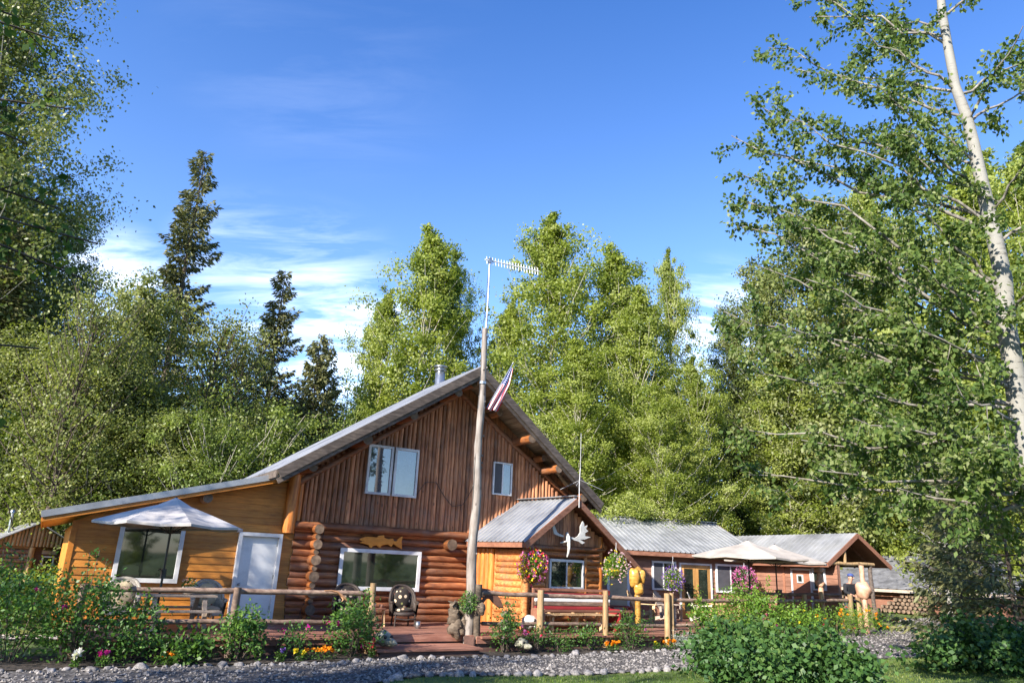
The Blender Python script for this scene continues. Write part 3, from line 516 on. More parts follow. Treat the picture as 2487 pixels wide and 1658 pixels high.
mb = MB(); mb.beam((3.96,E0,2.62), (3.96,yr,3.70), .035, .15); mb.beam((3.96,E1,2.60), (3.96,yr,3.70), .035, .15); mb.build('rake_board', 'brown_trim', rf, .003)
for nm, a, b, r in (('tie_log', (3.88,-.25,2.66), (3.88,1.95,2.70), .065), ('king_post', (3.88,.5,2.70), (3.88,.5,3.25), .055), ('porch_post', (3.84,1.80,.3), (3.84,1.80,2.66), .075)):
    mb = MB(); mb.log(a, b, r, 10, .03, .02); mb.build(nm, ['post','endgrain'] if nm != 'porch_post' else ['fascia','endgrain'], C2)

# low woodshed with firewood beyond, garden hut on the left
p = far(1960, 1400, 39); q_ = far(2255, 1440, 37)
SA = math.atan2(q_[1]-p[1], q_[0]-p[0]); zs = gz(p[0], p[1])
S1 = thing('woodshed', (p[0], p[1], 0), SA, 'low earth-coloured woodshed with sloping grey roof beyond the far cabin', 'shed')
wd = hypot(q_[0]-p[0], q_[1]-p[1])+3
mb = MB(); mb.box(0, wd, .05, .2, .3, 1.85); mb.box(wd-.1, wd, .2, 4, .3, 1.9); mb.box(0,.1,.2,4,.3,1.9); mb.build('wall', 'brown_trim', S1)
mb = MB(); ribbed(mb, (-.5,-.5,1.86), (wd+.3,-.5,1.86), (wd+.3,3.4,3.35), (-.5,3.4,3.35), 24, .02); mb.build('roof', 'shake', S1)
mb = MB(); mb.beam((-.5,-.5,1.77), (wd+.3,-.5,1.77), .04, .12); mb.build('eave_board', 'cedar_grey', S1)
p = far(40, 1385, 29); S2 = thing('garden_hut', (p[0], p[1], 0), radians(44), 'small log hut with rough slab gable at the left edge of the clearing', 'hut')
mb = MB(); z = gz(p[0], p[1])
while z < 2.0: mb.log((-.75,0,z+.07), (.25,0,z+.07), .075, 8); z += .14
mb.build('log_wall', ['rail','endgrain'], S2)
mb = MB(); mb.box(.25, 1.35, .0, .1, 0, 2.05); mb.box(1.3, 1.4, .1, 1.6, 0, 2.05); mb.box(-.8,-.72,.1,1.6,0,2.05); mb.build('panel_wall', 'deckdark', S2)
mb = MB(); x = -.80
while x < 1.45: w = random.uniform(.09,.13); zt = 2.72-abs(x+w/2-.3)*.52; mb.log((x+w/2,-.12,2.02), (x+w/2,-.12,zt), w/2, 7, 0, .003, 0, 0); x += w
mb.build('gable_slabs', 'post', S2)
mb = MB(); slab(mb, [(-1.1,-.3,2.02),(.3,-.3,2.78),(.3,1.7,2.78),(-1.1,1.7,2.02)], .03); slab(mb, [(1.7,-.3,2.02),(.3,-.3,2.78),(.3,1.7,2.78),(1.7,1.7,2.02)], .03); mb.build('roof', 'metal_old', S2)
for x in (-.78, .28, 1.35): mb = MB(); mb.log((x,-.08,0), (x,-.08,2.0), .09, 8); mb.build('post', ['post','endgrain'], S2)
window(S2, .62, .98, 1.42, 1.74, -.02, .045, .03); mb = MB(); mb.box(.58, 1.04, -.05, -.03, 1.80, 1.92); mb.build('name_board', 'cedar_grey', S2)
mb = MB(); mb.tube([(-.35,.6,2.3),(-.35,.6,3.05)], .05, 8); mb.lathe((-.35,.6,3.05), [(.09,0),(.09,.08),(0,.12)], 8); mb.build('stovepipe', 'steel', S2)

# ================================================================ DECK, STEPS, RAILS
DK = thing('deck', (HO[0], HO[1], 0), HY, 'long low reddish board deck with two wide steps in front of the buildings', 'deck')
mb = MB(); w = -2.9
while w < 3.98:
    we = w+.138
    segs = [(11.2, 20.2)] if we < .0 else [(-3.5, 2.28), (4.86, 19.6)] if we > 3.42 else [(-3.5, 19.6)]
    if w > 3.74: segs = [(5.0, 19.6)]
    for a, b in segs:
        x = a
        while x < b-.1:
            e = min(b, x+random.uniform(2.6, 4.2)); mb.box(x, e-.004, -we, -w-.006, .41, .45); x = e
    w = we+.002
mb.build('floor_boards', 'deck', DK)
mb = MB()
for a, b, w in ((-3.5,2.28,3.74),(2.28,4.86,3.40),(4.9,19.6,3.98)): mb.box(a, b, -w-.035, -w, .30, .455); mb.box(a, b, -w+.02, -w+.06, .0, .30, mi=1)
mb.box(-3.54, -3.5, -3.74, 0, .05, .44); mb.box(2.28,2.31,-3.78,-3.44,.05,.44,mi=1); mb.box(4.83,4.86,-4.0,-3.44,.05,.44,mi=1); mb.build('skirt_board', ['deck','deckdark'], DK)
for zt, w0, w1 in ((.26, 3.44, 4.55),):
    mb = MB()
    for i in range(4): mb.box(2.2, 4.78, -w0-(i+1)*.275, -w0-i*.275-.008, zt-.045, zt)
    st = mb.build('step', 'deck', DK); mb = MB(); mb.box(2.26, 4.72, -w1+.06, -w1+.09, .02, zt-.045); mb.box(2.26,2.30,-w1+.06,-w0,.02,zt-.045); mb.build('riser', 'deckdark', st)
def rail_line(nm, label, pts, posts, r=.055, m='rail', low=None, group=None):
    o = thing(nm, hw(posts[0][0], posts[0][1], 0), 0, label, 'railing', group); o.rotation_euler = (0,0,0); bx_, by_ = o.location.x, o.location.y
    def P(u, w, z): q = hw(u, w, z); return (q[0]-bx_, q[1]-by_, z)
    for a, b in zip(pts[:-1], pts[1:]):
        mb = MB(); k = 6; A3, B3 = np.array(P(*a)), np.array(P(*b)); q = [A3+(B3-A3)*i/(k-1)+np.array([0,0,random.uniform(-.015,.015)*(0<i<k-1)]) for i in range(k)]
        mb.tube(q, [r*random.uniform(.88,1.1) for _ in q], 9, None, 0, 1, True, .04); mb.build('rail', [m,'endgrain'], o)
    if low:
        for a, b in low: mb = MB(); mb.log(P(*a), P(*b), r*.92, 9, .05, .015); mb.build('lower_rail', [m,'endgrain'], o)
    for u, w, z0, z1, pr, pm in posts:
        mb = MB(); mb.log(P(u, w, z0), P(u, w, z1), pr, 10, .03, .008); mb.build('post', [pm,'endgrain'], o)
    return o
rail_line('railing', 'weathered round-log railing along the left deck, left of the steps', [(-3.4,3.72,1.34),(-.7,3.72,1.35),(2.2,3.72,1.35)], [(-.66,3.80,.1,1.42,.075,'rail'),(-3.42,3.78,.1,1.42,.07,'rail')], low=[((-3.4,3.72,.76),(2.15,3.72,.74))])
rail_line('railing', 'round-log railing between the grey pole and the double post', [(5.1,3.62,1.41),(6.78,3.78,1.40),(8.8,3.92,1.39),(10.85,4.05,1.35)], [(6.80,3.86,.15,1.53,.085,'post'),(8.81,3.98,.15,1.56,.08,'post'),(10.86,4.16,.15,1.54,.085,'post'),(11.06,4.14,.15,1.55,.06,'post')], low=[((5.2,3.7,.72),(8.7,3.9,.70)),((8.8,3.93,.70),(10.85,4.08,.68))])
rail_line('railing', 'round-log railing right of the double post running to the end posts', [(11.1,4.08,1.36),(14.6,4.1,1.38),(16.9,4.1,1.42),(19.2,4.1,1.46)], [(16.75,4.2,.3,1.62,.08,'post'),(17.9,4.0,.3,1.72,.07,'post'),(19.22,4.15,.35,1.66,.09,'post'),(19.72,4.1,.35,1.67,.09,'post')], low=[((11.15,4.1,.70),(14.5,4.1,.72)),((16.6,4.3,.86),(18.0,4.3,.86)),((18.1,4.3,.86),(19.1,4.3,.86))])
rail_line('railing', 'taller inner log rail behind the right railing near the white umbrellas', [(14.95,3.0,1.60),(17.0,3.0,1.57),(19.2,3.75,1.62)], [(15.0,3.05,.45,1.62,.07,'post'),(17.15,2.95,.45,1.72,.075,'rail'),(15.35,3.05,.45,1.6,.06,'post')])
def burl_post(nm, u, w, z0, z1, r, blobs, label, m='post', bm='post', loc=None, cat='carved post'):
    o = thing(nm, hw(u, w, 0) if loc is None else (loc[0], loc[1], 0), HY, label, cat)
    mb = MB(); mb.log((0,0,z0), (0,0,z1), r, 12, .05, .008); mb.build('post', [m,'endgrain'], o)
    for bx, by, bz, rx, rz in blobs: mb = MB(); mb.blob((bx,by,bz), (rx,rx,rz), 16, 12, .14); mb.build('burl', bm, o)
    return o
burl_post('burl_post', 2.28, 3.78, .1, 1.58, .07, [(-.02,-.02,.98,.13,.20),(.06,-.05,.82,.09,.10),(-.03,0,.36,.10,.10)], 'knobbly peeled post at the left side of the steps')
burl_post('burl_post', 5.02, 3.78, .12, 1.62, .085, [(.05,-.06,1.05,.12,.15),(.08,0,1.38,.07,.07)], 'knobbly short post tied to the foot of the tall grey pole', 'drift', 'drift')
burl_post('burl_totem', 10.50, 3.35, .45, 1.6, .085, [(-.12,0,1.93,.165,.26),(.10,-.04,1.95,.125,.19),(0,-.03,1.62,.155,.19),(.03,.02,2.12,.10,.10),(0,0,1.40,.09,.10)], 'yellow varnished totem of swollen burls on a post', 'burl', 'burl')
p = far(1995, 1445, 27.6); burl_post('burl_post', 0, 0, .45, 2.15, .085, [(-.03,0,2.40,.16,.11),(-.02,0,2.18,.10,.14),(0,0,1.98,.15,.14)], 'pinkish peeled post with two round burls before the far cabin window', 'burl_pink', 'burl_pink', loc=p)
p = far(2098, 1440, 27.4); burl_post('burl_post', 0, 0, .4, 2.6, .08, [(.0,0,1.83,.25,.27)], 'tall post with one big round burl at the gable porch', 'burl_pink', 'burl_pink', loc=p)
p = far(2124, 1470, 29.5); o = thing('tree_stump', (p[0], p[1], 0), 0, 'grey upright stump beside the big burl post', 'stump'); mb = MB(); mb.log((0,0,.2), (0,0,1.25), .21, 12, .1, .02); mb.build('trunk', ['drift','endgrain'], o)

# grey pole with mast, yagi antenna, flag
PO = thing('flagpole', hw(4.97, 3.5, 0), HY, 'tall knotty grey log pole with steel mast standing by the steps', 'pole')
mb = MB(); k = 26; q = [(.02*sin(i*.7)-.02+.0*i, .015*cos(i*.9), .2+8.05*i/(k-1)) for i in range(k)]; mb.tube(q, [.135-.06*i/(k-1)+random.uniform(-.006,.006) for i in range(k)], 12, .5, 0, 1, True, .04)
for i in range(26): z = random.uniform(.5,7.8); a = random.uniform(0,6.28); r = .13-.06*z/8; mb.blob((r*cos(a), r*sin(a), z), random.uniform(.018,.035), 6, 4, .1)
mb.build('pole', ['pale_pole','endgrain'], PO)
mb = MB()
for z in (8.05, 6.73, 6.05): mb = MB(); mb.tube([(-.01,0,z-.03),(-.01,0,z+.03)], .10, 10); mb.build('binding', 'steel', PO)
mb = MB(); mb.tube([(.0,0,8.1),(.01,0,9.3),(-.01,0,10.38)], [.03,.024,.02], 8); mb.build('mast', 'steel', PO)
mb = MB(); mb.tube([(-.10,-.03,.9),(-.12,-.02,4),(-.09,0,8.2),(-.02,0,10.2)], .008, 4); mb.build('cable', 'black', PO)
AN = thing('yagi_antenna', hw(4.97, 3.5, 10.28), HY+radians(2), 'long spiny yagi antenna level at the mast top', 'antenna')
mb = MB(); mb.tube([(-.16,0,0),(1.72,0,.14)], .02, 6); mb.build('boom', 'white', AN); mb = MB()
for i in range(19): t = -.1+i*.098; mb.tube([(t,-.02,t*.075-.12),(t,.02,t*.075+.12)], .013, 4)
mb.build('elements', 'white', AN)
mb = MB(); mb.box(-.04,.04,-.04,.04,-.08,.08); mb.build('bracket', 'steel', AN)
def flag_mat():
    m, t, b, o = newmat('striped_flag'); uv = node(t, 'ShaderNodeUVMap'); sp = node(t, 'ShaderNodeSeparateXYZ'); t.links.new(uv.outputs[0], sp.inputs[0])
    def mth(op, a, b_=None, c_=None):
        n = node(t, 'ShaderNodeMath', operation=op)
        for i, v in enumerate((a, b_, c_)):
            if v is None: continue
            if isinstance(v, (int, float)): n.inputs[i].default_value = v
            else: t.links.new(v, n.inputs[i])
        return n.outputs[0]
    st = mth('MODULO', mth('FLOOR', mth('MULTIPLY', sp.outputs[1], 13)), 2); c = mixc(t, st, (.60,.02,.035), (.78,.76,.76))
    can = mth('MULTIPLY', mth('LESS_THAN', sp.outputs[0], .4), mth('GREATER_THAN', sp.outputs[1], 6/13)); fx = mth('SUBTRACT', mth('FRACT', mth('MULTIPLY', sp.outputs[0], 22)), .5); fy = mth('SUBTRACT', mth('FRACT', mth('MULTIPLY', sp.outputs[1], 15)), .5)
    star = mth('LESS_THAN', mth('ADD', mth('MULTIPLY', fx, fx), mth('MULTIPLY', fy, fy)), .07); c = mixc(t, can, c, mixc(t, star, (.025,.045,.26), (.8,.8,.82)))
    t.links.new(c, b.inputs['Base Color']); b.inputs['Roughness'].default_value = .8; return m
M['flag'] = flag_mat()
FG = thing('flag', hw(4.97, 3.5, 0), HY, 'stars and stripes flag hanging in folds from a short staff', 'flag')
def fl(x, y): u, w, z = onw(x, y, 3.5); return np.array([u-4.97, 0, z])
S0, S1_ = fl(1182, 990), fl(1246, 882); mb = MB(); mb.tube([S0, S1_], .014, 6); mb.blob(S1_, .03, 8, 6, 0); mb.build('staff', 'steel', FG)
top = [fl(1243,888), fl(1238,905)]; mb = MB(); nu, nv = 26, 16; uvs = []; vs = []
L0, L1 = [fl(*p) for p in ((1240,890),(1222,925),(1200,960),(1181,994))], [fl(*p) for p in ((1246,895),(1240,935),(1222,975),(1209,998))]
for i in range(nu):
    s = i/(nu-1); j = min(2, int(s*3)); f = s*3-j; a = L0[j]*(1-f)+L0[j+1]*f; b = L1[j]*(1-f)+L1[j+1]*f
    for v in range(nv):
        t = v/(nv-1); q = a*(1-t)+b*t; q = q+np.array([0, .05*sin(t*13+s*3)*(.4+s), .012*sin(t*13)]); vs.append(q); uvs.append((s, 1-t))
mb.add(vs, [(i*nv+j, (i+1)*nv+j, (i+1)*nv+j+1, i*nv+j+1) for i in range(nu-1) for j in range(nv-1)], .5, 0, True); mb.uv = uvs; mb.build('cloth', 'flag', FG)

# ================================================================ UMBRELLAS
def umbrella(loc, R, zt, ze, m, label, rot=0, n=8, squash=1.):
    o = thing('patio_umbrella', loc, HY+rot, label, 'umbrella', None); z0 = loc[2]; zt -= z0; ze -= z0
    def ring(r, z, k, sag=0): return [(r*cos(2*pi*i/k+pi/8), squash*r*sin(2*pi*i/k+pi/8), z-sag*(i % 2 and (k > n))) for i in range(k)]
    mb = MB(); K = 2*n; rings = []
    for s in np.linspace(.10, 1, 9):
        z = zt-(zt-ze)*s**1.12-.06*sin(pi*s)*0; rr = []
        for i in range(K):
            a = 2*pi*i/K; f = 1 if i % 2 == 0 else cos(pi/n)*(1-.05*s); rr.append((R*s*f*cos(a), squash*R*s*f*sin(a), z-(0 if i % 2 == 0 else .035*s)))
        rings.append(rr)
    vs = sum(rings, []); fs = [(i*K+j, (i+1)*K+j, (i+1)*K+(j+1)%K, i*K+(j+1)%K) for i in range(8) for j in range(K)]; mb.add(vs, fs, .5)
    last = rings[-1]; val = [(x,y,z-.05) for x,y,z in last]; mb.add(last+val, [(i,(i+1)%K,K+(i+1)%K,K+i) for i in range(K)], .5)
    c = mb.build('canopy', m, o); sm = c.modifiers.new('thick', 'SOLIDIFY'); sm.thickness = .008
    mb = MB(); vs = [(0,0,zt+.09)]+[(R*.23*cos(2*pi*i/K), squash*R*.23*sin(2*pi*i/K), zt-.10*(R/1.6)-(0 if i % 2 == 0 else .02)) for i in range(K)]; mb.add(vs, [(0,1+i,1+(i+1)%K) for i in range(K)], .5); v = mb.build('vent', m, c); sm = v.modifiers.new('thick', 'SOLIDIFY'); sm.thickness = .008
    mb = MB(); mb.tube([(0,0,.04),(0,0,zt+.1)], .024, 10); mb.build('pole', 'black', o)
    mb = MB(); mb.box(-.045,.045,-.06,.045,1.05,1.25); mb.tube([(0,-.06,1.17),(-.10,-.09,1.25),(-.13,-.12,1.22)], .012, 6); mb.build('crank', 'black', o)
    mb = MB(); mb.lathe((0,0,0), [(0,.0),(.26,.0),(.26,.04),(.05,.08),(.04,.3),(0,.3)], 16); mb.build('base', 'black', o)
    for i in range(n):
        a = 2*pi*i/n; mb = MB(); mb.tube([(.02*cos(a),.02*sin(a),zt-.05),(R*.97*cos(a),squash*R*.97*sin(a),ze-.005)], .009, 5); mb.tube([(.03*cos(a),.03*sin(a),ze-.18),(R*.5*cos(a),squash*R*.5*sin(a),zt-(zt-ze)*.5-.02)], .008, 5); mb.build('rib', 'black', o)
    return o
umbrella(hw(-1.90,2.2,.45), 1.56, 3.12, 2.62, 'canvas_grey', 'pale grey patio umbrella in front of the orange wing', .1)
umbrella(hw(14.75,3.75,.45), 1.85, 3.10, 2.66, 'canvas', 'nearer cream patio umbrella over the right deck', .35)
p = far(1888, 1440, 27.6); umbrella((p[0], p[1], .45), 1.75, 3.10, 2.62, 'canvas', 'farther cream patio umbrella half hidden by the nearer one', .2)

# ================================================================ FURNITURE
def wicker_chair(u, w, rot, fm, cm, label, group=None):
    o = thing('wicker_chair', hw(u, w, .45), HY+rot, label, 'chair', group); mb = MB(); K = 23; vs = []
    for i in range(K):
        a = radians(-115+230*i/(K-1))+pi/2; t = abs(i/(K-1)-.5)*2; zt = .60+.40*max(0, 1-(t/.62)**2.2)**.6 if t < .62 else .60-.06*(t-.62)
        for rr in (.30, .345):
            for z in (.24, zt): vs.append((rr*cos(a)*1.05*(1+.1*(z>.5)), rr*sin(a)*(1+.12*(z>.5)), z))
    fs = []
    for i in range(K-1):
        b, c = 4*i, 4*i+4; fs += [(b,b+1,c+1,c),(b+2,c+2,c+3,b+3),(b+1,b+3,c+3,c+1),(b,c,c+2,b+2)]
    mb.add(vs, fs, .5, 0, True); top = [( (vs[4*i+1][0]+vs[4*i+3][0])/2, (vs[4*i+1][1]+vs[4*i+3][1])/2, vs[4*i+1][2]) for i in range(K)]; mb.tube(top, .038, 8, .5)
    mb.build('back', fm, o); mb = MB(); mb.lathe((0,0,.26), [(0,0),(.31,0),(.33,.05),(.30,.10),(0,.10)], 16); mb.tube([(-.3,-.22,.20),(0,-.30,.17),(.3,-.22,.20)], .02, 6); mb.build('seat', fm, o)
    for x, y in ((-.26,-.22),(.26,-.22),(-.22,.2),(.22,.2)): mb = MB(); mb.tube([(x*1.05,y*1.05,0),(x,y,.3)], .022, 8); mb.build('leg', fm, o)
    mb = MB(); mb.blob((0,-.02,.40), (.27,.27,.07), 14, 8, .03); mb.build('seat_cushion', cm, o); mb = MB(); mb.blob((0,.20,.68), (.25,.085,.27), 14, 10, .03); mb.build('back_cushion', cm, o)
    return o
wicker_chair(-.72, 1.35, .15, 'wicker', 'floral_pale', 'pale wicker armchair beside the white door'); wicker_chair(-2.55, 1.35, -.2, 'wicker', 'floral_pale', 'pale wicker armchair below the square window')
wicker_chair(2.62, 1.35, -.15, 'wicker_dark', 'floral_dark', 'dark wicker chair with floral cushions behind the burl post'); wicker_chair(4.22, 1.2, -.12, 'wicker_dark', 'floral_dark', 'dark wicker chair with floral cushions, right of the side table')
def adirondack(loc, rz, m, label, s=1):
    o = thing('adirondack_chair', loc, rz, label, 'chair', None, s)
    for sx in (-1, 1):
        mb = MB(); mb.box(sx*.30-.02, sx*.30+.02, -.36, -.26, 0, .53); mb.build('leg', m, o, .004)
        mb = MB(); mb.beam((sx*.26,-.36,.34),(sx*.26,.50,.04), .035, .12); mb.build('side_rail', m, o); mb = MB(); mb.box(sx*.34-.07, sx*.34+.07, -.42, .30, .53, .555); mb.beam((sx*.31,.22,.10),(sx*.31,.22,.54), .03, .08, (0,1,0)); mb.build('armrest', m, o, .004)
    mb = MB()
    for i in range(7): t = i/6; y = -.38+.62*t; z = .40-.20*t; mb.beam((-.28,y,z),(.28,y,z), .085, .02, (0,.3,1))
    mb.build('seat', m, o)
    mb = MB()
    for i in range(7):
        t = (i-3)/3; h = .80-.16*t*t; b0 = np.array([t*.19,.20,.20]); b1 = np.array([t*.31,.20+h*.46,.20+h]); mb.beam(b0, b1, .088, .02, (0,-1,.4))
    mb.beam((-.30,.42,.56),(.30,.42,.56), .03, .07); mb.build('back', m, o)
    return o
adirondack(hw(14.2,-.55,.45), HY+radians(38), 'cedar', 'cedar adirondack chair behind the yellow burl totem'); adirondack(hw(15.55,-.65,.45), HY+radians(25), 'cedar_grey', 'grey-backed adirondack chair below the purple basket')
adirondack(hw(16.95,-.35,.45), HY+radians(42), 'cream', 'cream adirondack chair with rounded back by the double door'); adirondack(hw(11.9,.8,.45), HY+radians(60), 'redpaint', 'maroon adirondack chair at the right end of the long bench')
o = thing('footstool', hw(16.9,1.0,.45), HY+.3, 'low cedar footstool in front of the cream chair', 'stool')
mb = MB(); 
for i in range(4): mb.box(-.28,.28,-.2+i*.1,-.11+i*.1,.36,.385)
mb.build('top', 'cedar', o)
for x in (-.24,.24):
    for y in (-.16,.16): mb = MB(); mb.box(x-.025,x+.025,y-.02,y+.02,0,.36); mb.build('leg', 'cedar', o)
def picnic(loc, rz, m, label, L_=1.5, top=.72):
    o = thing('picnic_table', loc, rz, label, 'table'); mb = MB()
    for i in range(5): mb.box(-L_/2, L_/2, -.36+i*.145, -.225+i*.145, top, top+.04)
    mb.build('top', m, o, .004)
    for s in (-1, 1): mb = MB(); mb.box(-L_/2, L_/2, s*.68-.13, s*.68+.13, .42, .46); mb.build('bench', m, o, .004)
    for s in (-1, 1):
        mb = MB(); x = s*(L_/2-.25); mb.beam((x,-.28,top),(x,-.62,0), .05,.09,(1,0,0)); mb.beam((x,.28,top),(x,.62,0), .05,.09,(1,0,0)); mb.beam((x+.05,-.75,.37),(x+.05,.75,.37), .04,.09); mb.build('trestle', m, o)
    return o
picnic(hw(-1.55,2.25,.45), HY+.08, 'cedar_grey', 'weathered picnic table around the pole of the grey umbrella', 1.5, .70); picnic(hw(15.9,2.0,.45), HY+.05, 'cedar', 'pale cedar picnic table under the right umbrellas', 1.7, .70)
BN = thing('log_bench', hw(8.5,3.0,.45), HY, 'long wooden bench with maroon and white cushions facing the log porch', 'bench')
mb = MB(); mb.box(-1.3,1.28,.10,.17,1.03,1.10); mb.box(-1.32,1.75,-.42,-.36,.52,.58); mb.build('top_rail', 'brown_trim', BN, .006)
for z, m, nm in ((.94,'red','cushion'),(.80,'whitecloth','slat'),(.70,'rail','slat'),(.60,'red','cushion')):
    mb = MB(); mb.box(-1.26,1.30,.02,.10,z-.045,z+.045); mb.build(nm, m, BN, .02)
mb = MB()
for i in range(5): mb.box(-1.25,1.3,-.40+i*.09,-.325+i*.09,.44,.47)
mb.build('seat', 'cedar', BN)
for x in (-.85,-.05,.8):
    mb = MB()
    for i in range(6): mb.beam((x-.16+i*.05,-.40,.50),(x-.20+i*.05,-.30,.40),.018,.03)
    mb.log((x-.05,-.25,.0),(x,-.2,.45),.05,8); mb.log((x+.1,.1,0),(x+.06,.06,.5),.05,8); mb.build('leg', ['cedar','endgrain'], BN)
for s in (-1.28, 1.30): mb = MB(); mb.box(s-.035,s+.035,-.42,.16,.0,.60); mb.box(s-.03,s+.03,.08,.15,.6,1.08); mb.build('side_frame', 'redpaint' if s > 0 else 'brown_trim', BN, .006)
ST = thing('side_table', hw(3.42,1.25,.45), HY, 'small slab-top side table between the dark wicker chairs', 'table')
mb = MB(); mb.blob((0,0,.425), (.33,.2,.022), 18, 6, .06); mb.build('top', 'brown_trim', ST)
for x, y in ((-.2,-.1),(.2,-.1),(-.18,.1),(.24,.1)): mb = MB(); mb.tube([(x*1.15,y*1.2,0),(x,y,.42)], .018, 7); mb.build('leg', 'cedar', ST)
def plant_leaves(lv, c, r, n, sz, down=0, flat=1.0, tone=None):
    q = RNG.normal(size=(n,3)); q = unit(q)*(RNG.random((n,1))**.45)*np.array(r); lv.add(np.array(c)+q, unit(q)+RNG.normal(size=(n,3))*.6+np.array([0,0,-down]), sz*RNG.uniform(.7,1.3,n), sz*.6*RNG.uniform(.8,1.2,n), None if tone is None else np.clip(tone+RNG.normal(size=n)*.2,0,1))
def small(nm, loc, label, cat, parts, rz=HY, group=None):
    o = thing(nm, loc, rz, label, cat, group)
    for pn, m, fn in parts: mb = MB(); fn(mb); mb.build(pn, m, o)
    return o
TT = .45+.44
vase = small('tin_vase', hw(3.18,1.25,TT), 'silver tin vase with green sprigs on the side table', 'vase', [('tin','steel',lambda mb: mb.lathe((0,0,0), [(0,0),(.06,0),(.065,.20),(.06,.20),(.055,.05),(0,.05)], 14))])
lv = LV(); plant_leaves(lv, (0,0,.34), (.13,.13,.15), 260, .05); lv.build('foliage', 'lf_rose', vase); lv = LV(); plant_leaves(lv, (0,0,.40), (.12,.12,.1), 16, .045); lv.build('blossoms', 'p_yellow', vase)
small('glass_jar', hw(3.38,1.22,TT), 'round glass jar with silver lid on the side table', 'jar', [('jar','clay',lambda mb: mb.lathe((0,0,0), [(0,0),(.05,0),(.06,.05),(.04,.09),(0,.09)], 12)),('lid','steel',lambda mb: mb.lathe((0,0,.09), [(.042,0),(.042,.02),(0,.03)], 12))])
small('mug', hw(3.58,1.2,TT), 'small terracotta mug at the right end of the side table', 'mug', [('cup','clay',lambda mb: (mb.lathe((0,0,0), [(0,0),(.045,0),(.05,.09),(.042,.09),(.04,.02),(0,.02)], 12), mb.tube([(.045,0,.07),(.08,0,.06),(.08,0,.03),(.045,0,.02)], .008, 5)))])
small('tin_can', hw(4.35,1.9,.45), 'shiny tin can on the deck under the dark wicker chair', 'can', [('can','steel',lambda mb: mb.lathe((0,0,0), [(0,0),(.07,0),(.07,.17),(.06,.17),(.06,.03),(0,.03)], 14))])
fp = small('flower_bowl', hw(-1.35,2.3,.45+.74), 'round pale bowl of flowers on the left picnic table', 'flower pot', [('bowl','claypale',lambda mb: mb.lathe((0,0,0), [(0,0),(.08,0),(.15,.07),(.15,.14),(.13,.17),(.12,.15),(0,.13)], 16))])
lv = LV(); plant_leaves(lv, (0,0,.22), (.15,.15,.12), 220, .045); lv.build('foliage', 'lf_bush', fp); lv = LV(); plant_leaves(lv, (0,0,.28), (.14,.14,.07), 60, .035); lv.build('blossoms', 'p_rose', fp)
# plaques, antlers, skulls, carvings
def cut(name, pts, cr, w, th, m, label, cat, parent=None, bev=.008):
    P = [onw(cr[0]+x/cr[2], cr[1]+y/cr[2], w) for x, y in pts]; c = (sum(p[0] for p in P)/len(P), sum(p[2] for p in P)/len(P))
    mb = MB(); mb.prism([(p[0]-c[0], p[2]-c[1]) for p in P], -th/2, th/2, lambda a,b,d: (a,d,b))
    if parent is None: o = thing(name, hw(c[0], w, c[1]), HY, label, cat); pn = 'carving'
    else: o = parent; pn = name; k = np.array([c[0]-parent['u'], 0, c[1]-parent['z']]); mb.v = [tuple(np.array(v)+k) for v in mb.v]
    mb.build(pn, m, o, bev); return o
cE, c4, c8 = (680,1250,5.2267), (1100,1180,3.564), (640,1400,3.92)
f_ = cut('wooden_fish', [(1005,315),(1030,290),(1100,272),(1180,278),(1225,284),(1255,262),(1318,256),(1325,290),(1380,310),(1400,298),(1432,300),(1445,328),(1470,335),(1510,292),(1555,266),(1540,340),(1547,432),(1490,405),(1435,365),(1412,402),(1385,385),(1370,372),(1290,385),(1272,417),(1245,405),(1225,382),(1175,394),(1163,415),(1140,412),(1125,382),(1080,368),(1012,350),(1050,332)], cE, .16, .05, 'fish', 'orange carved wooden salmon hung above the picture window', 'fish carving')
MS = thing('moose_skull', hw(*onw(1376,1300,2.50)), HY, 'bleached moose skull with broad antlers on the porch gable', 'skull'); MS['u'], _, MS['z'] = onw(1376,1300,2.50)
def rel(x, y, o, dy=0): u, w, z = onw(1100+x/3.564, 1180+y/3.564, 2.50); return (u-o['u'], dy, z-o['z'])
mb = MB(); pts = [rel(985,400,MS), rel(988,440,MS,-.03), rel(990,480,MS,-.06), rel(990,530,MS,-.08), rel(990,575,MS,-.05), rel(988,612,MS,0)]; mb.tube(pts, [.04,.09,.075,.05,.04,.02], 12, .5, 0, None, True, .05, .7); mb.tube([rel(930,490,MS), rel(965,480,MS,-.06), rel(1010,470,MS,-.05)], [.02,.03,.02], 8); mb.build('skull', 'bone', MS)
cut('antler', [(1025,440),(1065,447),(1090,430),(1108,400),(1108,350),(1130,302),(1142,318),(1146,348),(1174,338),(1160,368),(1180,390),(1152,405),(1154,432),(1202,440),(1150,462),(1108,462),(1152,488),(1126,502),(1092,478),(1060,470),(1030,455)], c4, 2.55, .035, 'bone', None, None, MS)
cut('antler', [(965,440),(925,432),(880,412),(868,345),(878,308),(892,350),(910,398),(930,412),(965,425)], c4, 2.55, .035, 'bone', None, None, MS)
o = thing('moose_antler', hw(*onw(690+0,1437,3.82)), HY, 'brown antler laid over the left deck rail', 'antler'); o['u'], _, o['z'] = onw(690,1437,3.82)
def r8(x, y): u, w, z = onw(640+x/3.92, 1400+y/3.92, 3.82); return (u-o['u'], -.02, z-o['z'])
mb = MB(); mb.tube([r8(580,132), r8(640,130), r8(700,142), r8(745,180), r8(800,225), r8(845,260), r8(882,292)], [.02,.03,.04,.05,.05,.035,.015], 9, .5, 0, None, True, .05, .6); mb.tube([r8(735,165), r8(760,215), r8(740,235)], [.035,.025,.008], 7); mb.build('beam', 'antler', o)
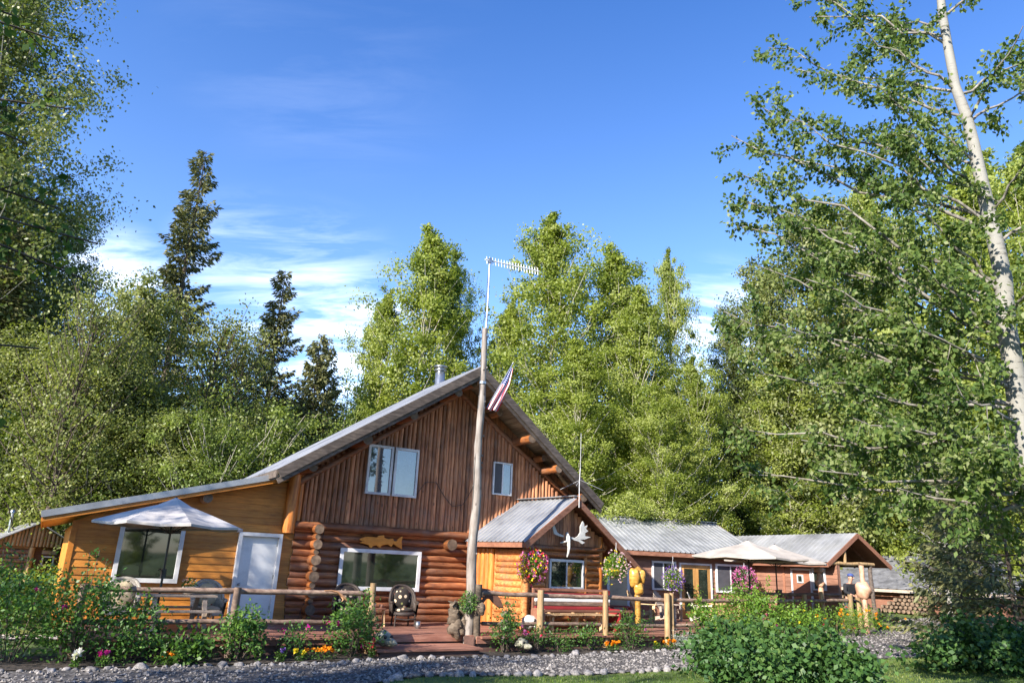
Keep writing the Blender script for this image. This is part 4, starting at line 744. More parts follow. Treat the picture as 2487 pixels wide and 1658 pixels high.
cut('moose_antler', [(195,902),(240,880),(310,890),(375,930),(415,990),(440,1055),(390,1050),(345,1010),(315,975),(290,975),(255,1020),(225,1062),(212,1050),(240,1000),(270,950),(288,925),(215,908)], c4, 3.35, .05, 'rust', 'big brown moose antler leaning by the log pole', 'antler', None, .015)
def skull(loc, s, label, m, rz=0):
    o = thing('animal_skull', loc, HY+rz, label, 'skull', None, s); mb = MB(); mb.blob((0,.05,.12), (.12,.15,.11), 14, 10, .12); mb.blob((0,-.12,.08), (.07,.14,.06), 12, 8, .1); mb.tube([(-.11,-.02,.10),(-.14,.08,.08),(-.09,.16,.1)], .02, 6); mb.tube([(.11,-.02,.10),(.14,.08,.08),(.09,.16,.1)], .02, 6); mb.build('bone', m, o)
    for sx in (-.06,.06): mb = MB(); mb.blob((sx,-.075,.15), (.03,.02,.03), 8, 6, 0); mb.build('eye_socket', 'black', o)
    return o
skull(hw(2.52,4.15,.26), 1.5, 'mossy animal skull on the lower step beside the burl post', 'bone_old', .3); skull(hw(5.9,4.5,.2), 1.1, 'small mossy skull on the soil right of the log pole', 'bone_old', .2)
skull(hw(7.15,3.0,.5), 1.6, 'big white carved skull on the deck left of the porch corner', 'bone', .5)
o = thing('bear_carving', hw(6.45,2.75,.45), HY, 'small seated bear carving on the deck, left of the white skull', 'carving'); mb = MB(); mb.blob((0,0,.16), (.13,.12,.17), 12, 8, .06); mb.blob((0,-.03,.40), (.10,.10,.10), 12, 8, .05); mb.blob((0,-.13,.38), (.045,.05,.04), 8, 6, .02)
for sx in (-1,1): mb.blob((sx*.075,0,.48), .03, 8, 5, 0); mb.tube([(sx*.11,-.02,.26),(sx*.12,-.12,.14)], [.045,.035], 8); mb.tube([(sx*.08,-.05,.05),(sx*.10,-.18,.05)], [.055,.045], 8)
mb.build('body', 'drift', o)
o = thing('driftwood_burl', hw(4.72,3.42,.45), HY, 'gnarled grey driftwood roots heaped left of the log pole', 'driftwood'); mb = MB()
for c, r in (((-.1,0,.12),.20),((.12,.02,.18),.19),((-.12,.02,.42),.17),((.08,.05,.50),.14),((-.16,0,.62),.10)): mb.blob(c, (r,r*.8,r*1.1), 14, 10, .28)
for i in range(12): a = random.uniform(0,6.28); z = random.uniform(.1,.7); mb.tube([(0,0,z),(.2*cos(a),.1*sin(a),z+.05),(.32*cos(a),.18*sin(a),z+random.uniform(-.1,.15))], [.05,.035,.012], 6)
mb.build('wood', 'drift', o)

# ================================================================ HANGING BASKETS
def basket(loc, r, hz, kinds, label, seed, hang='hook'):
    o = thing('hanging_basket', loc, HY, label, 'hanging basket'); mb = MB(); mb.lathe((0,0,-r*.35), [(0,-.14),(.10,-.13),(.16,-.02),(.18,.06),(.15,.06),(0,.0)], 14); mb.build('pot', 'clay', o)
    mb = MB(); mb.tube([(0,0,hz),(0,-.01,hz-.06),(0,0,hz-.12)], .008, 5)
    for i in range(3): a = 2.1*i+.5; mb.tube([(0,0,hz-.12),(.15*cos(a),.15*sin(a),-r*.3)], .004, 4)
    mb.build('hanger', 'white', o)
    lv = LV(); plant_leaves(lv, (0,0,0), (r*.85,r*.85,r*.9), 2200, .048, .5); 
    for i in range(9): a = random.uniform(0,6.28); plant_leaves(lv, (r*.7*cos(a),r*.7*sin(a),-r*random.uniform(.2,1.0)), (.10,.10,.16), 70, .04, .8)
    lv.build('foliage', kinds[0], o)
    for m, n in kinds[1:]:
        lv = LV(); k = 14
        for i in range(n):
            d = unit(RNG.normal(size=3)+np.array([0,-.35,.1])); c = d*np.array([r,r,r])*RNG.uniform(.82,1.12); c[2] -= .12*(RNG.random() < .3); lv.add(np.tile(c, (6,1)), RNG.normal(size=(6,3))+d*.8, .042, .034)
        lv.build('blossoms', m, o)
    return o
basket(hw(7.25,2.72,2.16), .41, .72, ['lf_lime',('p_pink',110),('p_red',70),('p_yellow',50),('p_purple',8)], 'big hanging basket of red, pink and yellow flowers left of the porch window', 1)
basket(hw(10.22,2.72,2.22), .41, .66, ['lf_lime',('p_rose',90),('p_yellow',24)], 'yellow-green hanging basket with pale pink flowers at the right porch eave', 2)
def mloc(x, y, z): c, s = cos(MA), sin(MA); return (MO[0]+x*c-y*s, MO[1]+x*s+y*c, z)
basket(mloc(.85,-.50,1.92), .40, .78, ['lf_lime',('p_purple',190),('p_rose',30)], 'hanging basket of purple flowers beside the glass double door', 3)
basket(mloc(3.94,-.50,1.98), .46, .70, ['lf_bush',('p_pink',320),('p_magenta',20)], 'hanging basket overflowing with pink petunias at the right cabin window', 4)
hb = thing('hanging_plant', hw(4.80,3.72,1.18), HY, 'leafy green pot plant fixed to the left of the log pole', 'plant'); mb = MB(); mb.lathe((0,0,-.2), [(0,0),(.09,0),(.12,.14),(.1,.14),(0,.1)], 12); mb.build('pot', 'black', hb); lv = LV(); plant_leaves(lv, (0,0,.02), (.24,.24,.26), 900, .045, .3); lv.build('foliage', 'lf_rose', hb)

# ================================================================ STONES, GRAVEL, GRASS
def stone_mesh(seed, flat=.6):
    random.seed(seed); mb = MB(); mb.blob((0,0,.25), (1,random.uniform(.65,.9),flat), 10, 7, .16, seed*.13 % 1); me = mb.build('edging_stone', 'stone'); return me
protos = [stone_mesh(i+1, .45+.06*i) for i in range(7)]
def stone(i, x, y, s, label, group):
    src = protos[i % 7]; o = src.copy(); COL.objects.link(o); o.location = (x, y, gz(x,y)-.25*s+.02); o.rotation_euler = (random.uniform(-.2,.2), random.uniform(-.2,.2), random.uniform(0,6.28)); o.scale = (s,s,s)
    tag(o, label, 'stone', group)
random.seed(5); i = 0; u = -4.75
while u < 12.6:
    s = random.uniform(.05,.10)*(1.5 if random.random() < .15 else 1); x, y, _ = hw(u, 4.93+.1*sin(u*1.3)+random.uniform(-.10,.10), 0); stone(i, x, y, s, 'rounded river stone in the row edging the flower bed', 'stones edging the flower bed'); i += 1; u += s*1.9+random.uniform(0,.16)
u = 1.2
while u < 10.5:
    s = random.uniform(.06,.125); wv = np.interp(u, [0,2,6.5,11], [8.0,7.02,7.6,8.4])+random.uniform(-.06,.06); x, y, _ = hw(u, wv, 0); stone(i, x, y, s, 'rounded river stone in the row between gravel and front lawn', 'stones edging the front lawn'); i += 1; u += s*2.0+random.uniform(0,.05)
for pr_ in protos: bpy.data.objects.remove(pr_)
def path_pt(t, v):
    A_, B_ = np.array(bed_edge), np.array(low_edge)
    def at(P, t): d = np.r_[0, np.cumsum(np.linalg.norm(np.diff(P, axis=0), axis=1))]; return np.array([np.interp(t*d[-1], d, P[:,0]), np.interp(t*d[-1], d, P[:,1])])
    a, b = at(A_, t), at(B_, t); return a+(b-a)*v
vs = []; fs = []; rr = []; oct_ = np.array([[1,0,0],[0,1,0],[-1,0,0],[0,-1,0],[0,0,.8],[0,0,-.6]], float); of = [(0,1,4),(1,2,4),(2,3,4),(3,0,4),(1,0,5),(2,1,5),(3,2,5),(0,3,5)]
mb = MB(); cnt = 0
while cnt < 13000:
    t = RNG.random()**1.15; p = path_pt(t*.78, RNG.uniform(.0,1)); s = RNG.uniform(.014,.045)*(1.5 if RNG.random() < .08 else 1)
    a = RNG.uniform(0,6.28); R3 = np.array([[cos(a),-sin(a),0],[sin(a),cos(a),0],[0,0,1]]); q = (oct_*RNG.uniform(.6,1.2,(6,3))*s)@R3.T + [p[0],p[1],gz(*p)+.022+s*.25]
    b = len(mb.v); mb.v += [tuple(v) for v in q]; r = float(RNG.random()); mb.f += [[b+i for i in f] for f in of]; mb.r += [r]*8; mb.m += [0]*8; mb.s += [False]*8; cnt += 1
tag(mb.build('gravel_stones', mat('pebbles', [(.10,.095,.095),(.19,.175,.168),(.30,.27,.25)], 25, (1,1,1), .8, .6, 0)), 'loose grey and pinkish gravel stones covering the driveway', 'gravel', kind='stuff')
lv = LV(); cnt = 0
def patch(n, cx, cy, rx, ry, h, ok=lambda x, y: True):
    k = int(n*1.6); x = RNG.uniform(cx-rx, cx+rx, k); y = RNG.uniform(cy-ry, cy+ry, k); m_ = np.array([ok(a, b) for a, b in zip(x, y)]); x, y = x[m_], y[m_]; k = len(x)
    c = np.stack([x, y, [gz(a, b) for a, b in zip(x, y)]], 1); a = np.stack([RNG.normal(size=k)*.45, RNG.normal(size=k)*.45, np.ones(k)], 1); tone = .5+.35*np.sin(x*1.7)*np.sin(y*1.3)+RNG.normal(size=k)*.2
    lv.add(c, a, h*RNG.uniform(.6,1.4,k), .012, np.clip(tone, 0, 1))
def off_path(x, y):
    d = np.array([x,y])-HO; u, w = d@HE, d@HN; wl = np.interp(u, [-12,-4,0,2,6.5,11,15,20], [11.7,9.8,8.1,7.15,7.75,8.6,9.2,9.6]); return w > wl or (u < -4.6 and w < 5.0)
patch(30000, 8, 14.5, 8, 4.5, .05, off_path); patch(9000, -11, 15.8, 4, 3.6, .06, off_path); patch(5000, 0, 12, 4, 3, .05, off_path); patch(3500, 22, 36, 6, 5, .08, lambda x, y: x > 17)
M['lf_grass'] = leafmat('grass_blade', [(.035,.075,.012),(.07,.13,.02),(.13,.19,.03),(.2,.22,.06)], .3)
tag(lv.build('grass', 'lf_grass', up=0), 'short green lawn grass growing beside the gravel', 'grass', kind='stuff')

# ================================================================ BUSHES AND FLOWERS
def bush(loc, r, h, n, sz, m, label, cat='bush', nm='bush', stems=9, clumps=None, base=.15, flowers=(), tall=0, group=None, asp=.62, ry=None):
    ry = ry or r; o = thing(nm, loc, random.uniform(0, 6), label, cat, group); mb = MB(); lv = LV(); clumps = clumps or max(8, int(n/45)); cs = []
    for i in range(clumps):
        a = random.uniform(0, 6.28); lump = 1+.22*sin(2*a+r*9)+.16*sin(5*a+h*7); zz = random.random()**.8*(.82+.25*(lump-.6)); rr = (.35+.65*random.random()**.5)*math.sin(pi*min(.92, .18+.72*zz))**.6
        c = np.array([r*rr*cos(a)*lump, ry*rr*sin(a)*lump, h*(base+(1-base)*zz)*random.uniform(.85,1.0)]); cs.append(c); k = max(6, int(n/clumps*random.uniform(.3,1.7)))
        sg = .09+.11*min(r, 1.0); q = c+RNG.normal(size=(k,3))*[sg,sg,sg*.8]; q[:,2] = np.maximum(q[:,2], .03)
        lv.add(q, RNG.normal(size=(k,3))+unit(c*np.array([1,1,.4]))*.7+np.array([0,0,-.15]), sz*RNG.uniform(.6,1.35,k), sz*asp*RNG.uniform(.8,1.2,k), np.clip(.25+.5*random.random()+RNG.normal(size=k)*.17, 0, 1), unit(q-c)*.8+unit(c*np.array([1,1,.6]))*.7)
    for i in range(tall):
        a = random.uniform(0,6.28); b0 = np.array([r*.3*cos(a), ry*.3*sin(a), .1]); tp = np.array([r*.7*cos(a+.3), ry*.7*sin(a+.3), h*random.uniform(1.05,1.3)]); mb.tube([b0, (b0+tp)/2+[0,0,.1], tp], .006, 4)
        for s in np.linspace(.45, 1, 12): p = b0+(tp-b0)*s; lv.add(p+RNG.normal(size=(5,3))*.04, RNG.normal(size=(5,3))+[0,0,.3], sz*RNG.uniform(.6,1.2,5), sz*asp)
    for i in range(stems):
        c = cs[i % len(cs)]; mb.tube([(c[0]*.15, c[1]*.15, 0), (c[0]*.5, c[1]*.5, c[2]*.55), tuple(c)], [.012,.009,.004], 5)
    lv.build('foliage', m, o); mb.build('stems', 'twig', o)
    for fm, k, fs_ in flowers:
        lf = LV()
        for i in range(k):
            c = cs[random.randrange(len(cs))]+RNG.normal(size=3)*.07; c = c+unit(c*np.array([1,1,.2]))*.10+np.array([0,-.05,.06]); lf.add(np.tile(c, (9,1)), RNG.normal(size=(9,3))+[0,-.3,.4], fs_, fs_*.8)
        lf.build('blossoms', fm, o)
    return o
def bw(u, w): x, y, _ = hw(u, w, 0); return (x, y, gz(x, y)+.02)
random.seed(11)
bush(bw(-4.35,3.9), .75, 1.62, 2600, .075, 'lf_rose', 'tall rose bush at the left corner of the deck', 'rose bush', 'rose_bush', flowers=[('p_magenta',5,.07)], tall=3)
bush(bw(-3.35,4.1), .60, 1.50, 2300, .075, 'lf_rose', 'dense dark rose bush below the grey umbrella', 'rose bush', 'rose_bush', flowers=[('p_magenta',3,.07)], tall=3)
bush(bw(-2.5,4.2), .42, 1.05, 1200, .075, 'lf_rose', 'dark rose bush in front of the picnic table', 'rose bush', 'rose_bush', tall=1)
bush(bw(-1.6,4.45), .36, .58, 600, .10, 'lf_bush', 'broad-leaved delphinium clump under the left railing', 'plant', 'leafy_plant', asp=.7)
bush(bw(-.55,4.3), .36, .85, 1100, .08, 'lf_rose', 'rose bush with one tall sprig before the white door', 'rose bush', 'rose_bush', tall=5)
bush(bw(.55,4.25), .30, .62, 300, .07, 'lf_rose', 'thin low rose plant with one purple bloom', 'rose bush', 'rose_bush', flowers=[('p_magenta',2,.075)])
bush(bw(1.72,4.3), .46, 1.08, 2100, .075, 'lf_rose', 'dense rose bush left of the steps with magenta blooms', 'rose bush', 'rose_bush', flowers=[('p_magenta',4,.07)], tall=3)
bush(bw(5.55,4.2), .30, 1.05, 900, .07, 'lf_rose', 'narrow rose bush right of the log pole', 'rose bush', 'rose_bush', tall=2, flowers=[('p_rose',3,.06)])
bush(bw(6.35,4.4), .22, .55, 260, .06, 'lf_bush', 'small thin plant left of the first railing post', 'plant', 'leafy_plant', flowers=[('p_red',3,.06)])
bush(bw(7.0,4.45), .28, .62, 520, .08, 'lf_bush', 'leafy clump at the foot of the first railing post', 'plant', 'leafy_plant', asp=.35)
bush(bw(8.0,4.4), .24, .58, 420, .07, 'lf_rose', 'small green bush midway under the middle railing', 'bush', 'bush')
bush(bw(9.35,4.4), .40, .82, 1200, .07, 'lf_bush', 'feathery bush before the third railing post', 'bush', 'bush', asp=.4, tall=3, flowers=[('p_pink',2,.05)])
bush(bw(12.05,4.5), .40, 1.20, 1400, .08, 'lf_lime', 'upright lime-green rose right of the double post', 'rose bush', 'rose_bush', tall=3)
bush(bw(13.9,4.45), .85, 1.50, 3800, .08, 'lf_lime', 'large sunlit rose bush below the nearer cream umbrella', 'rose bush', 'rose_bush', flowers=[('p_magenta',7,.06)], tall=4)
bush(bw(12.9,4.9), .42, .60, 800, .07, 'lf_lime', 'low yellow-green bush at the right end of the stones', 'bush', 'bush')
bush(bw(15.6,4.8), .75, 1.0, 2200, .08, 'lf_lime', 'sunlit bush right of the large rose', 'bush', 'bush', flowers=[('p_yellow',5,.05)])
bush(bw(17.2,4.9), .8, .9, 1900, .08, 'lf_lime', 'bright leafy border plants before the low log rail', 'plant', 'border_plants', asp=.22, flowers=[('p_orange',14,.06),('p_red',6,.05)])
bush(bw(18.4,4.9), .8, .8, 1800, .08, 'lf_lime', 'bright border clump with orange flowers by the end posts', 'plant', 'border_plants', asp=.25, flowers=[('p_orange',16,.06)])
bush(bw(20.6,4.6), .6, .35, 700, .07, 'lf_lime', 'low plants with red and orange flowers right of the end posts', 'plant', 'border_plants', flowers=[('p_orange',5,.06),('p_red',3,.07)])
bush(bw(11.15,4.72), .45, .30, 1700, .035, 'lf_silver', 'silvery mound of dusty miller below the double post', 'plant', 'silver_mound', asp=.35, clumps=30)
def flowers(u, w, m, n, label, r=.2, fs_=.05, hh=.2):
    o = thing('flower_clump', bw(u, w), 0, label, 'flowers', None); lv = LV(); plant_leaves(lv, (0,0,hh*.5), (r,r*.6,hh*.5), 160, .05); lv.build('foliage', 'lf_bush', o)
    lf = LV()
    for i in range(n): c = np.array([random.uniform(-r,r), random.uniform(-r,r)*.6, hh*random.uniform(.8,1.25)]); lf.add(np.tile(c,(14,1)), RNG.normal(size=(14,3))+[0,0,.2], fs_, fs_*.8)
    lf.build('blossoms', m, o)
flowers(-3.35,4.72,'p_white',3,'white bloom low in the bed at the far left',.08,.09); flowers(-2.95,4.72,'p_magenta',4,'magenta blooms low in the bed beside a white one',.12,.06); flowers(-1.95,4.68,'p_orange',7,'small orange marigold clump below the picnic table',.15,.055)
flowers(.95,4.55,'p_orange',12,'row of orange marigolds left of the steps',.36,.06); flowers(.55,4.6,'p_yellow',4,'yellow marigolds at the left end of the orange row',.10,.06); flowers(.15,4.6,'p_purple',3,'small purple flowers left of the yellow marigolds',.1,.04)
flowers(8.45,4.7,'p_orange',11,'orange marigold clump below the middle railing',.17,.055); flowers(10.35,4.72,'p_orange',10,'orange marigold clump left of the silver mound',.18,.055); flowers(9.95,4.7,'p_yellow',3,'yellow marigold beside the orange clump near the double post',.08,.055); flowers(12.9,4.62,'p_orange',8,'bright orange lilies at the right end of the bed',.16,.075,.3)
flowers(5.95,4.35,'p_pink',5,'pink flowers beside the narrow rose bush',.12,.05,.55); flowers(2.05,4.62,'p_red',5,'crimson astilbe at the left edge of the steps',.07,.05,.3)
# foreground and edge shrubs
p = far(1930, 1640, 15.6); bush((p[0]-.2, p[1]+.4, gz(p[0],p[1])), 1.95, .84, 12000, .10, 'lf_currant', 'wide shaded currant shrub in the middle foreground', 'shrub', 'currant_shrub', stems=26, clumps=150, base=.02, asp=.85, ry=1.25, tall=26)
p = far(2350, 1590, 18.5); bush((p[0]+1.5, p[1]+.5, gz(p[0],p[1])), 2.1, .92, 10000, .11, 'lf_currant', 'dark currant shrub at the right edge of the lawn', 'shrub', 'currant_shrub', stems=22, clumps=120, base=.02, asp=.85, ry=1.2, tall=24)
for (x, y, d, r, h, n, m, lb) in [(10,1500,25,1.6,1.5,4200,'lf_lime','sunlit leafy shrub at the left edge of the picture'),(225,1470,23.5,.6,2.2,2600,'lf_lime','tall bright shrub beside the wing corner'),(-80,1500,24,2.0,1.2,5200,'lf_bush','green shrub behind the left lawn')]:
    p = far(x, y, d); bush((p[0], p[1], gz(p[0],p[1])), r, h, n, .085, m, lb, 'shrub', 'shrub', stems=14, clumps=90)
p = far(120, 1560, 17.3); o = thing('fern', (p[0], p[1], gz(p[0],p[1])), 0, 'yellowing fern left of the deck corner', 'fern'); lv = LV(); mb = MB()
for i in range(12):
    a = i*.55; q = [np.array([cos(a)*r, sin(a)*r, .1+.75*r-.62*r*r]) for r in np.linspace(.03, .85, 14)]; mb.tube(q, .005, 4)
    for j, c in enumerate(q[2:]):
        for s in (-1,1): lv.add(c, np.array([cos(a+s*1.2), sin(a+s*1.2), -.1]), .16*(1-j/13)+.04, .045)
lv.build('fronds', 'lf_fern', o, 2.5); mb.build('stems', 'stem', o)

# ================================================================ TREES
def tube_pts(p0, p1, k, wob, sag=0.):
    p0, p1 = np.array(p0, float), np.array(p1, float); L_ = np.linalg.norm(p1-p0); q = [p0+(p1-p0)*i/(k-1) for i in range(k)]
    return [v+(RNG.normal(size=3)*wob*L_*(0 < i < k-1))+np.array([0,0,-sag*L_*4*(i/(k-1))*(1-i/(k-1))]) for i, v in enumerate(q)]
def broadleaf(loc, H, R, label, leaf='lf_poplar', bark='bark_pale', zb=.08, nb=90, nleaf=30000, sz=.15, r0=.18, elev=(15,60), prof=None, cl=.42, nm='poplar_tree', lean=(0,0), group=None, dens=1., droop=.3, asp=.8):
    o = thing(nm, loc, 0, label, 'tree', group); prof = prof or (lambda t: max(.12, sin(pi*min(1, .12+.88*t)**.75)**.75)*(1-.25*t)); mb = MB(); K = 16
    tr = [np.array([lean[0]*(i/(K-1))**1.3+.012*H*sin(i*.9+H), lean[1]*(i/(K-1))**1.3+.010*H*cos(i*1.1), H*.98*i/(K-1)-.3]) for i in range(K)]
    mb.tube(tr, [r0*(1-.93*(i/(K-1)))+.01 for i in range(K)], 9, .5); trunk = mb.build('trunk', bark, o); lv = LV(); bm = MB(); cl_ = []
    def tp(t): x = t*(K-1); i = min(K-2, int(x)); return tr[i]+(tr[i+1]-tr[i])*(x-i)
    for i in range(nb):
        t = zb+(1-zb)*((i+.5)/nb)**.92; tn = (t-zb)/(1-zb); L_ = R*prof(tn)*RNG.uniform(.6,1.18); az = i*2.399+RNG.normal()*.3; el = radians(elev[0]+(elev[1]-elev[0])*tn+RNG.normal()*7)
        Lb = L_/max(.4, cos(el)) if el < radians(60) else L_*1.6; b0 = tp(max(.02, t-.05)); tip = b0+np.array([cos(az)*L_, sin(az)*L_, Lb*sin(el)]); q = tube_pts(b0, tip, 5, .03, .03)
        bm.tube(q, [.05*r0/.18*(1-tn*.6)*(1-.8*j/4)+.004 for j in range(5)], 4, .5)
        for s in np.linspace(.25, 1.0, max(3, int(L_*1.35))): x = s*4; j = min(3, int(x)); cl_.append((q[j]+(q[j+1]-q[j])*(x-j)+RNG.normal(size=3)*.34*min(1, L_), .45+.55*min(1, L_/2)))
    for i in range(6): cl_.append((tp(1)+np.array([RNG.normal()*.25, RNG.normal()*.25, -i*.2]), .45))
    per = nleaf/len(cl_)
    for c, wgt in cl_:
        k = int(per*RNG.uniform(.4,1.6)*dens)
        if k < 2: continue
        sg = cl*RNG.uniform(.45,1.15)*wgt; d = RNG.normal(size=(k,3)); q = c+d*[sg,sg,sg*.7]; ax = tp(min(.98, max(.02, c[2]/(H*.98)))); ow = unit(c-ax+np.array([0,0,.6])); nb_ = 1.5*ow+1.5*unit(d)
        lv.add(q, RNG.normal(size=(k,3))+np.array([0,0,-droop])+unit(d)*.4, sz*RNG.uniform(.65,1.3,k), sz*asp*RNG.uniform(.8,1.2,k), np.clip(RNG.uniform(.05,.85)+RNG.normal(size=k)*.09, 0, 1), nb_)
    bm.build('branches', bark, o); lv.build('crown', leaf, o, 0.); return o
def spruce(loc, H, R, label, leaf='lf_spruce', pw=.55, step=.30, zb=.05, irr=.35, group=None, dens=1., sz=.26):
    o = thing('spruce_tree', loc, 0, label, 'tree', group); mb = MB(); mb.tube([(0,0,-.3),(.05,.02,H*.5),(0,0,H)], [.012*H,.007*H,.01], 8, .5); mb.build('trunk', 'bark_dark', o); lv = LV(); bm = MB(); z = H*zb; ph = RNG.uniform(0,6)
    while z < H-.15:
        t = z/H; base = R*((1-t)**pw)*(1-.25*max(0, .12-t)/.12)+.10; wob = 1+irr*.6*sin(z*1.9+ph)*sin(z*.7+2*ph); n = 6 if t < .85 else 4
        for i in range(n):
            az = RNG.uniform(0, 6.28); L_ = base*wob*RNG.uniform(1-irr, 1.12); d = np.array([cos(az), sin(az), 0]); dr = .35-.65*t
            q = [np.array([0,0,z])+d*L_*s+np.array([0,0,-dr*L_*s*1.2+.28*L_*s*s]) for s in (0,.35,.7,1)]; bm.tube(q, [.02,.014,.009,.004], 3, .5); k = max(5, int(L_*26*dens)); s = RNG.uniform(.08,1.0,k)**.8; x = s*3; j = np.minimum(2, x.astype(int)); Q = np.array(q); c = Q[j]+(Q[j+1]-Q[j])*(x-j)[:,None]
            side = np.array([-d[1], d[0], 0])*RNG.normal(size=(k,1))*.22*min(1.2, L_)*(1.1-s[:,None]*.8); c = c+side+np.array([0,0,1])*(-np.abs(RNG.normal(size=(k,1)))*.10)
            lv.add(c, d*.8+side*2.2+RNG.normal(size=(k,3))*.35+np.array([0,0,-.45]), sz*RNG.uniform(.6,1.3,k), sz*.36, np.clip(RNG.uniform(.2,.8)+RNG.normal(size=k)*.2, 0, 1))
        z += step*RNG.uniform(.7,1.3)*(1 if t < .8 else .8)
    bm.build('branches', 'bark_dark', o); lv.build('crown', leaf, o, .5); return o
def top(xW, yW, d):
    p = far(xW/.9457, yW/.9457, d); g = gz(p[0], p[1]); return (p[0], p[1], g-.05), p[2]-g
random.seed(3)
# prototypes stand where one of their kind stands; the others are scaled copies
def place(proto, Hp, Rp, xW, yW, d, R=None, label=None, group=None):
    loc, H = top(xW, yW, d); c = copy_tree(proto, None, loc, random.uniform(0, 6.28), label); sx = (R/Rp) if R else H/Hp; c.scale = (sx*random.uniform(.92,1.08), sx*random.uniform(.92,1.08), H/Hp); c.rotation_euler[0] = random.uniform(-.03,.03); c.rotation_euler[1] = random.uniform(-.03,.03)
    if group: c['group'] = group
    elif 'group' in c: del c['group']
    return c
oval = lambda t: max(.18, sin(pi*(.10+.86*t))**.65)
broad = lambda t: (.66+.34*min(1, t/.3))*(1-t**2.0)**.95+.03
loc, H = top(1000, 500, 40); popA = broadleaf(loc, H, 4.1, 'dense cottonwood behind the roof, left of the flagpole', prof=broad, nleaf=62000, nb=125, sz=.155, zb=.05, elev=(12,76), cl=.42); HA = H
loc, H = top(1275, 466, 40); popB = broadleaf(loc, H, 5.0, 'tallest cottonwood, right of the flagpole', prof=broad, nleaf=72000, nb=140, sz=.155, zb=.05, elev=(10,76), cl=.42); HB = H
G_ = 'cottonwoods behind the house'
for a in [(popA,HA,4.1,885,640,41,2.6,'small cottonwood at the left edge of the cottonwood group',None),(popB,HB,5.0,1065,560,42,2.6,'cottonwood shoulder just left of the mast',None),(popA,HA,4.1,1405,545,42,4.3,'cottonwood with rounded top, second right of the mast',None),(popA,HA,4.1,1165,665,42,2.8,'low cottonwood directly behind the mast',None),
          (popB,HB,5.0,1535,545,39,2.2,'slim pale cottonwood at the right end of the group',None),(popA,HA,4.1,1450,640,37,2.6,'cottonwood before the slim pale one',None),(popB,HB,5.0,1600,800,37,2.5,'low cottonwood right of the slim pale one',None),(popA,HA,4.1,840,900,39,2.4,'lowest cottonwood at the left foot of the group',None),
          (popA,HA,4.1,1330,760,34,2.8,'leafy young cottonwood above the porch roof',None),(popB,HB,5.0,1520,870,34,2.6,'leafy young cottonwood above the brown cabin',None)]: place(a[0],a[1],a[2],a[3],a[4],a[5],a[6],a[7],a[8])
# right-hand mass
loc, H = top(1870, 470, 42); birC = broadleaf(loc, H, 3.7, 'tall loose birch left of the white trunk', 'lf_birch', 'bark_white', prof=oval, nleaf=42000, nb=105, sz=.18, zb=.12, elev=(25,62), cl=.5, nm='birch_tree'); HC = H
for a in [(popB,HB,5.0,2010,380,43,4.4,'yellow-green cottonwood behind the white trunk tree'),(popA,HA,4.1,2190,330,42,4.6,'cottonwood close behind the white trunk'),(popB,HB,5.0,2350,300,40,4.6,'cottonwood at the right edge of the picture'),(birC,HC,3.7,1760,590,43,2.8,'pale birch with yellowing leaves behind the cabins'),(birC,HC,3.7,1690,690,45,2.0,'thin bluish birch at the gap beside the cottonwoods'),
          (popA,HA,4.1,1790,800,42,3.2,'young cottonwood above the far cabin ridge'),(popB,HB,5.0,1950,760,44,3.6,'leafy tree above the far cabin gable'),(popA,HA,4.1,2110,760,45,3.8,'leafy tree right of the far cabin gable'),(popB,HB,5.0,2280,820,42,4.0,'leafy tree low at the right edge')]: place(a[0],a[1],a[2],a[3],a[4],a[5],a[6],a[7])
# left-hand mass
loc, H = top(475, 345, 38); s1 = spruce(loc, H, 2.3, 'tallest spruce, left of the house, with ragged crown', irr=.45, sz=.28, dens=1.6); HS = H
loc, H = top(738, 762, 38); s2 = spruce(loc, H, 2.5, 'sunlit young spruce, left of a twin pair', 'lf_spruce2', pw=.8, irr=.2, step=.26, dens=1.7); HY2 = H
place(s1, HS, 2.3, 655, 618, 40, 2.1, 'dark narrow spruce between the tall one and the twin pair'); place(s2, HY2, 2.5, 772, 775, 39, 2.2, 'sunlit young spruce, right of the twin pair')
loc, H = top(345, 650, 33); ol = broadleaf(loc, H, 2.3, 'olive-green birch leaning in front of the tallest spruce', 'lf_olive', 'bark_white', prof=oval, nleaf=38000, nb=100, sz=.115, zb=.05, elev=(5,60), cl=.42, nm='birch_tree', droop=.8); HO2 = H
loc, H = top(520, 725, 35); sp = broadleaf(loc, H, 2.7, 'thinly leaved birch with bare twigs between the spruces', 'lf_olive', 'bark_dark', prof=oval, nleaf=9000, nb=110, sz=.13, zb=.1, elev=(25,70), cl=.5, nm='birch_tree'); HSp = H
loc, H = top(605, 1000, 31); al = broadleaf(loc, H, 3.0, 'round leafy alder behind the wing roof', 'lf_alder', 'bark_pale', prof=oval, nleaf=24000, nb=64, sz=.11, zb=.05, elev=(15,60), cl=.40, nm='alder_tree'); HAl = H
